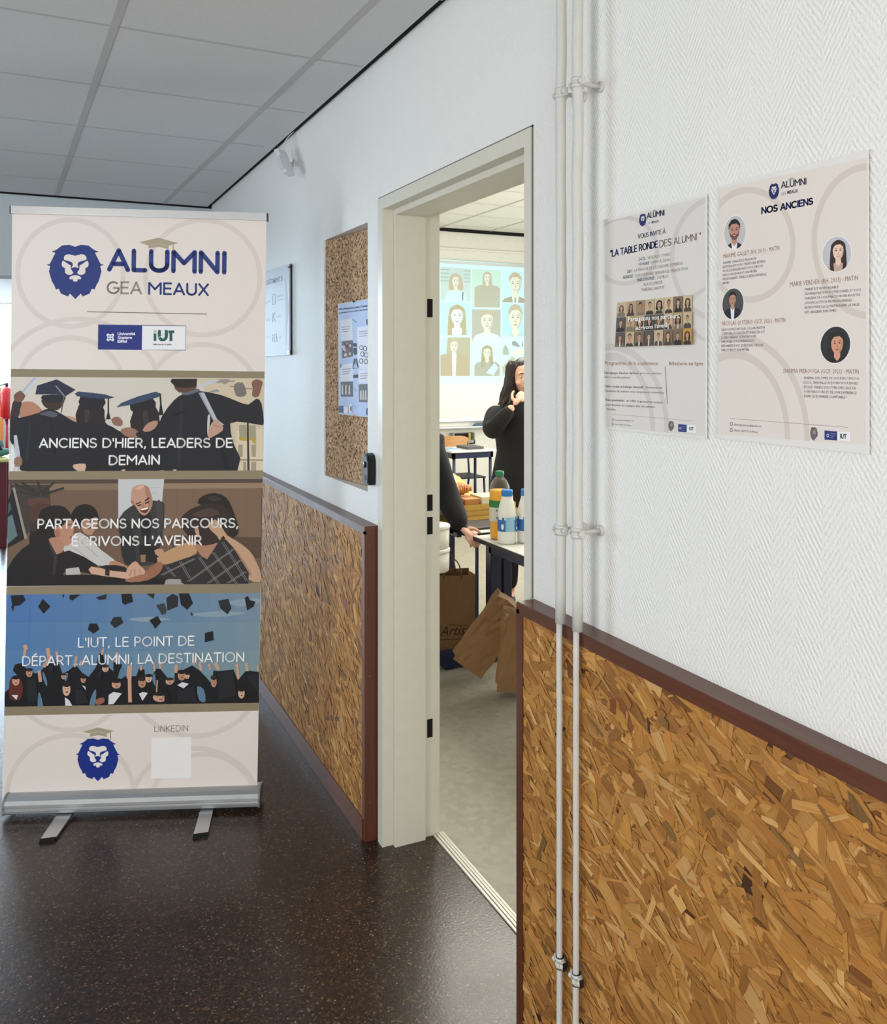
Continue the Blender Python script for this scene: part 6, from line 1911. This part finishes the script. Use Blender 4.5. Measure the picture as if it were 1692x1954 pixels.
EDG = [('pel', 'waist'), ('waist', 'chest'), ('chest', 'nb'), ('nb', 'nt'), ('chest', 'shR'), ('shR', 'elR'), ('elR', 'wrR'), ('chest', 'shL'), ('shL', 'elL'), ('elL', 'wrL'),
       ('pel', 'hpR'), ('hpR', 'knR'), ('knR', 'anR'), ('anR', 'toR'), ('pel', 'hpL'), ('hpL', 'knL'), ('knL', 'anL'), ('anL', 'toL')]
J = {n_: (p, r * (0.74 if n_ in ('pel', 'waist', 'chest') else 0.84 if n_[:2] in ('sh', 'hp') else 0.95)) for n_, (p, r) in J.items()}
merge(bm, skin_bm(J, EDG))
side, upv = head(bm, hc, FACE, UPV)
hand(bm, J['wrR'][0], (RI * 0.62 + UPV * 0.66 + FW * 0.25), (-FW * 0.8 - RI * 0.35), (UPV * 0.6 - RI * 0.4), 0.75, 0.92)
hand(bm, J['wrL'][0], (-UPV * 0.97 - FW * 0.2), (RI), -FW, 0.3, 0.92)
obj('body', fuse(bm, 0.0045), M_SKIN, t)
face_parts(t, hc, FACE, side, upv, 1.0)
bm = NB(); loft(bm, [(L(0, 0.02, z), RI * w, FW * d) for z, w, d in ((0.52, 0.215, 0.15), (0.68, 0.225, 0.16), (0.85, 0.195, 0.145), (1.0, 0.165, 0.13), (1.12, 0.178, 0.135), (1.22, 0.19, 0.13), (1.285, 0.17, 0.105), (1.325, 0.095, 0.085), (1.355, 0.068, 0.072))])
for s_ in ('R', 'L'):
    merge(bm, skin_bm({'a': (J['sh' + s_][0], 0.085), 'b': ((J['sh' + s_][0] + J['el' + s_][0]) / 2, 0.075), 'c': (J['el' + s_][0], 0.066), 'd': ((J['el' + s_][0] * 0.35 + J['wr' + s_][0] * 0.65), 0.05), 'e': (J['el' + s_][0] * 0.06 + J['wr' + s_][0] * 0.94, 0.04)}, [('a', 'b'), ('b', 'c'), ('c', 'd'), ('d', 'e')]))
obj('coat', fuse(bm, 0.008), M_CLOTH, t)
for s_ in ('R', 'L'):
    bm = skin_bm({'a': (J['hp' + s_][0], 0.1), 'b': (J['kn' + s_][0], 0.072), 'c': (J['an' + s_][0] + UPV * 0.02, 0.056)}, [('a', 'b'), ('b', 'c')])
    if s_ == 'R':
        keep = bm
    else:
        merge(keep, bm)
obj('trousers', fuse(keep, 0.008), M_TROU, t)
for s_ in ('R', 'L'):
    bm = skin_bm({'a': (J['an' + s_][0] + FW * 0.02 - UPV * 0.035, 0.046), 'b': (J['to' + s_][0] + FW * 0.04 + UPV * 0.01, 0.045), 'c': (J['to' + s_][0] - FW * 0.05 + UPV * 0.002, 0.034)}, [('a', 'b'), ('b', 'c')])
    for v in bm.verts:
        v.co.z = max(v.co.z, 0.001)
    obj('shoe', bm, M_SHOE, t, True)
# hair: cap over the skull, parted curtains down both sides
bm = NB(); rnd = random.Random(21)
vs = bmesh.ops.create_uvsphere(bm, u_segments=36, v_segments=24, radius=1)['verts']
for v in vs:
    x, y, z = v.co
    v.co = hc + side * x * 0.087 + FACE * (y * 0.1 - 0.014) + upv * (z * 0.122 + 0.004)
kill = [v for v in vs if (v.co - hc).dot(FACE) > 0.03 - 0.0 and (v.co - hc).dot(upv) < 0.075 and abs((v.co - hc).dot(side)) < 0.068] + [v for v in vs if (v.co - hc).dot(upv) < -0.08]
bmesh.ops.delete(bm, geom=list(set(kill)), context='VERTS')
for i in range(210):
    s_ = -1 if i % 2 else 1
    g = rnd.uniform(-0.2, 2.5) if i < 150 else rnd.uniform(0.35, 0.95)
    st = hc + side * s_ * (0.012 + 0.064 * math.sin(min(1.5, g + 0.5))) + FACE * (0.05 * math.cos(g) - 0.015) + upv * rnd.uniform(0.07, 0.105)
    out = side * s_ * (rnd.uniform(0.076, 0.112) if i < 150 else rnd.uniform(0.062, 0.085)) + FACE * (0.058 * math.cos(g) - 0.02)
    ln = rnd.uniform(0.28, 0.42)
    ph, am = rnd.uniform(0, 6.28), rnd.uniform(0.004, 0.013)
    pts = [st]
    for k in range(1, 13):
        q = k / 12
        p = hc + out * (0.8 + 0.5 * q) + upv * (0.06 - ln * q) + side * s_ * (0.02 * q + am * q * 2 * math.sin(ph + 11 * q)) + FACE * am * 2 * q * math.cos(ph + 11 * q) + FACE * 0.015 * q
        pts.append(p if k > 1 else (p + st) / 2 + side * s_ * 0.012)
    tube(bm, pts, [0.008] + [0.0105] * 9 + [0.008, 0.005, 0.002], 6)
loft(bm, [(hc + upv * z - FACE * d, side * wdt, FACE * dp) for z, d, wdt, dp in ((0.08, 0.05, 0.06, 0.04), (0.02, 0.06, 0.082, 0.05), (-0.06, 0.058, 0.092, 0.046), (-0.14, 0.075, 0.11, 0.04), (-0.24, 0.1, 0.12, 0.03), (-0.34, 0.11, 0.09, 0.02))])
obj('hair', bm, M_HAIR, t, True)

# second person: leaning over the bags, one hand on the table corner
D1 = 4.32
O2 = EYEV + FW * D1 + RI * ((776 - CX) / F * D1); O2.z = 0
def G(px, py, d):
    return PX(px, py, d)


t = root('person', O2, 'person in black behind the door jamb, leaning with one hand on the table corner', 'person', None)
corner = Vector((1.88, 3.687, TZ))
wr = G(880, 1007, 4.17)
J = {'pel': (G(776, 960, 4.5), 0.14), 'waist': (G(776, 905, 4.42), 0.125), 'chest': (G(782, 850, 4.33), 0.135), 'nb': (G(776, 812, 4.26), 0.06), 'nt': (G(770, 785, 4.2), 0.052),
     'shL': (G(826, 864, 4.3), 0.058), 'elL': (G(853, 945, 4.3), 0.046), 'wrL': (wr, 0.028),
     'shR': (G(742, 850, 4.24), 0.062), 'elR': (G(738, 940, 4.06), 0.046), 'wrR': (G(786, 1094, 3.72), 0.029),
     'hpL': (G(798, 985, 4.5), 0.09), 'knL': (G(796, 1140, 4.45), 0.06), 'anL': (G(796, 1262, 4.6), 0.038), 'toL': (G(790, 1290, 4.46), 0.03),
     'hpR': (G(758, 985, 4.5), 0.09), 'knR': (G(750, 1140, 4.42), 0.06), 'anR': (G(748, 1262, 4.6), 0.038), 'toR': (G(742, 1290, 4.46), 0.03)}
for n_ in ('anL', 'anR'):
    J[n_] = (Vector((J[n_][0].x, J[n_][0].y, 0.085)), 0.038)
for n_ in ('toL', 'toR'):
    J[n_] = (Vector((J[n_][0].x, J[n_][0].y, 0.035)), 0.03)
J = {n_: (p, r * (0.74 if n_ in ('pel', 'waist', 'chest') else 0.84 if n_[:2] in ('sh', 'hp') else 0.97)) for n_, (p, r) in J.items()}
bm = NB(); merge(bm, skin_bm(J, EDG))
FACE2 = (-FW * 0.85 - RI * 0.3 - UPV * 0.35).normalized()
hc2 = J['nt'][0] + UPV * 0.06 + FACE2 * 0.045
side2, up2 = head(bm, hc2, FACE2, (UPV * 0.9 + FACE2 * 0.1))
hand(bm, wr, (RI * 0.62 - UPV * 0.5 - FW * 0.35), (-FW * 0.7 + UPV * 0.3 + RI * 0.35), (RI * 0.5 + UPV * 0.75 + FW * 0.2), 0.0, 0.86, curls=[0.62, 0.7, 0.75, 0.8])
tub = G(818, 1050, 3.95)
hand(bm, J['wrR'][0], (RI * 0.95 + UPV * 0.1), (-UPV), (-FW), 0.12, 0.95)
obj('body', fuse(bm, 0.0045), mat('skin', (206, 158, 138), 0.5, vary=0.06, vscale=25), t)
face_parts(t, hc2, FACE2, side2, up2, 1.0, lip=(160, 104, 96))
bm = NB(); loft(bm, [(G(776, 1010, 4.5), RI * 0.17, FW * 0.145), (J['pel'][0], RI * 0.175, FW * 0.15), (J['waist'][0], RI * 0.168, FW * 0.15), (J['chest'][0] - UPV * 0.04, RI * 0.175, FW * 0.15), (J['chest'][0] + UPV * 0.05, RI * 0.17, FW * 0.12), (J['nb'][0], RI * 0.085, FW * 0.08), (J['nb'][0] + UPV * 0.03, RI * 0.062, FW * 0.065)])
for s_ in ('R', 'L'):
    a_, b_, c_ = J['sh' + s_][0], J['el' + s_][0], J['wr' + s_][0]
    merge(bm, skin_bm({'z': (a_ * 0.45 + J['chest'][0] * 0.55 + UPV * 0.03, 0.1), 'a': (a_, 0.078), 'b': ((a_ + b_) / 2, 0.066), 'c': (b_, 0.066), 'd': (b_ * 0.4 + c_ * 0.6, 0.06), 'e': (b_ * -0.06 + c_ * 1.06, 0.044)}, [('z', 'a'), ('a', 'b'), ('b', 'c'), ('c', 'd'), ('d', 'e')]))
obj('sweater', fuse(bm, 0.008), M_CLOTH, t)
keep = None
for s_ in ('R', 'L'):
    b2 = skin_bm({'a': (J['hp' + s_][0], 0.105), 'b': (J['kn' + s_][0], 0.075), 'c': (J['an' + s_][0] + UPV * 0.02, 0.058)}, [('a', 'b'), ('b', 'c')])
    if keep is None:
        keep = b2
    else:
        merge(keep, b2)
obj('trousers', fuse(keep, 0.008), M_TROU, t)
for s_ in ('R', 'L'):
    b2 = skin_bm({'a': (J['an' + s_][0] + FW * 0.02 - UPV * 0.035, 0.046), 'b': (J['to' + s_][0] + FW * 0.04 + UPV * 0.01, 0.045), 'c': (J['to' + s_][0] - FW * 0.05, 0.036)}, [('a', 'b'), ('b', 'c')])
    for v in b2.verts:
        v.co.z = max(v.co.z, 0.001)
    obj('shoe', b2, M_SHOE, t, True)
bm = NB(); vs = bmesh.ops.create_uvsphere(bm, u_segments=32, v_segments=20, radius=1)['verts']
for v in vs:
    x, y, z = v.co
    v.co = hc2 + side2 * x * 0.084 + FACE2 * (y * 0.1 - 0.012) + up2 * (z * 0.122 + 0.004)
bmesh.ops.delete(bm, geom=[v for v in vs if ((v.co - hc2).dot(FACE2) > 0.02 and (v.co - hc2).dot(up2) < 0.07) or (v.co - hc2).dot(up2) < -0.05], context='VERTS')
obj('hair', bm, M_HAIR, t, True)

# stack of white tubs the second person holds
M_TUB = mat('white tub plastic', (214, 208, 192), 0.35)
tx = G(830, 1089, 3.72)
for k, lab in enumerate(('lower white plastic tub of the pair above the paper bag', 'upper white plastic tub of the pair above the paper bag')):
    z = tx.z + 0.099 * k
    o = root('plastic_tub', (tx.x, tx.y, z), lab, 'tub', 'white plastic tubs')
    bm = NB(); lathe(bm, (tx.x, tx.y, z), [(0.054, 0.0), (0.058, 0.004), (0.06, 0.02), (0.0605, 0.084)], 32); obj('tub_body', bm, M_TUB, o, True)
    bm = NB(); lathe(bm, (tx.x, tx.y, z), [(0.0625, 0.083), (0.0635, 0.086), (0.0635, 0.096), (0.06, 0.0985)], 32); obj('lid', bm, mat('white lid', (226, 224, 216), 0.35), o, True)

# ------------------------------------------------------------------ sliver of the far hall left of the banner
h0 = onZ(16, 876, 0.75)
t = root('hall_table', (h0.x - 0.5, h0.y + 0.3, 0), 'yellow topped table with dark red frame in the far hall, seen left of the banner', 'table')
bm = NB(); box(bm, h0.x - 1.2, h0.x, h0.y, h0.y + 0.7, 0.725, 0.75, 0.003); obj('table_top', bm, mat('yellow laminate', (206, 200, 128), 0.35), t)
for x, y in ((h0.x - 0.04, h0.y + 0.04), (h0.x - 1.16, h0.y + 0.04), (h0.x - 0.04, h0.y + 0.66), (h0.x - 1.16, h0.y + 0.66)):
    bm = NB(); box(bm, x - 0.028, x + 0.028, y - 0.028, y + 0.028, 0, 0.725, 0.004); obj('leg', bm, mat('dark red paint', (96, 22, 34), 0.4), t)
bm = NB(); box(bm, h0.x - 1.16, h0.x - 0.04, h0.y + 0.03, h0.y + 0.05, 0.66, 0.725); obj('apron', bm, mat('dark red paint', (96, 22, 34), 0.4), t)
t = root('crumpled_bag', (h0.x - 0.12, h0.y + 0.25, 0.75), 'teal and black soft bag lying on the yellow table', 'bag')
bm = NB(); ball(bm, (h0.x - 0.1, h0.y + 0.25, 0.79), 0.12, 0.1, 0.04, 14); ball(bm, (h0.x - 0.12, h0.y + 0.33, 0.83), 0.08, 0.07, 0.08, 14); obj('bag_body', bm, mat('teal nylon', (70, 118, 112), 0.6, vary=0.3, vscale=18), t)
bm = NB(); tube(bm, [(h0.x - 0.18, h0.y + 0.2, 0.79), (h0.x - 0.14, h0.y + 0.17, 0.88), (h0.x - 0.08, h0.y + 0.18, 0.86), (h0.x - 0.05, h0.y + 0.2, 0.78)], 0.016, 10); obj('strap', bm, M_BLACK, t)
c0 = onZ(4, 800, 0.0); kx = PX(6, 770, 13.0)
t = root('wooden_cabinet', (kx.x - 0.3, kx.y, 0), 'orange wooden cabinet at the far end of the hall', 'cabinet')
bm = NB(); box(bm, kx.x - 0.75, kx.x, kx.y, kx.y + 0.5, 0.0, 1.2, 0.004); obj('body', bm, woody('orange pine', (196, 124, 56), (212, 142, 72), 2), t)
bm = NB(); box(bm, kx.x - 0.73, kx.x - 0.39, kx.y - 0.018, kx.y, 0.08, 1.17, 0.003); obj('door', bm, woody('orange pine door', (200, 128, 60), (214, 146, 76), 2), t)
bm = NB(); box(bm, kx.x - 0.36, kx.x - 0.02, kx.y - 0.018, kx.y, 0.08, 1.17, 0.003); obj('door', bm, woody('orange pine door', (200, 128, 60), (214, 146, 76), 2), t)
rx_ = PX(13, 765, 12.6)
t = root('fire_extinguisher', (rx_.x, rx_.y, 0), 'red fire extinguisher on a stand beside the orange cabinet', 'fire extinguisher')
bm = NB(); lathe(bm, (rx_.x, rx_.y, 0.78), [(0.07, 0), (0.085, 0.02), (0.085, 0.36), (0.06, 0.42), (0.025, 0.45)], 24); obj('cylinder', bm, mat('red enamel', (186, 34, 36), 0.3), t, True)
bm = NB(); tube(bm, [(rx_.x, rx_.y, 1.22), (rx_.x, rx_.y, 1.28)], 0.022, 12); tube(bm, [(rx_.x, rx_.y, 1.27), (rx_.x - 0.1, rx_.y - 0.02, 1.24), (rx_.x - 0.1, rx_.y - 0.02, 0.95)], 0.012, 8); obj('valve_and_hose', bm, M_BLACK, t)
bm = NB(); tube(bm, [(rx_.x, rx_.y, 0.03), (rx_.x, rx_.y, 0.78)], 0.02, 12); tube(bm, [(rx_.x, rx_.y, 0), (rx_.x, rx_.y, 0.03)], 0.14, 20); tube(bm, [(rx_.x, rx_.y, 0.765), (rx_.x, rx_.y, 0.78)], 0.09, 20); obj('stand', bm, mat('red stand paint', (150, 30, 32), 0.4), t)
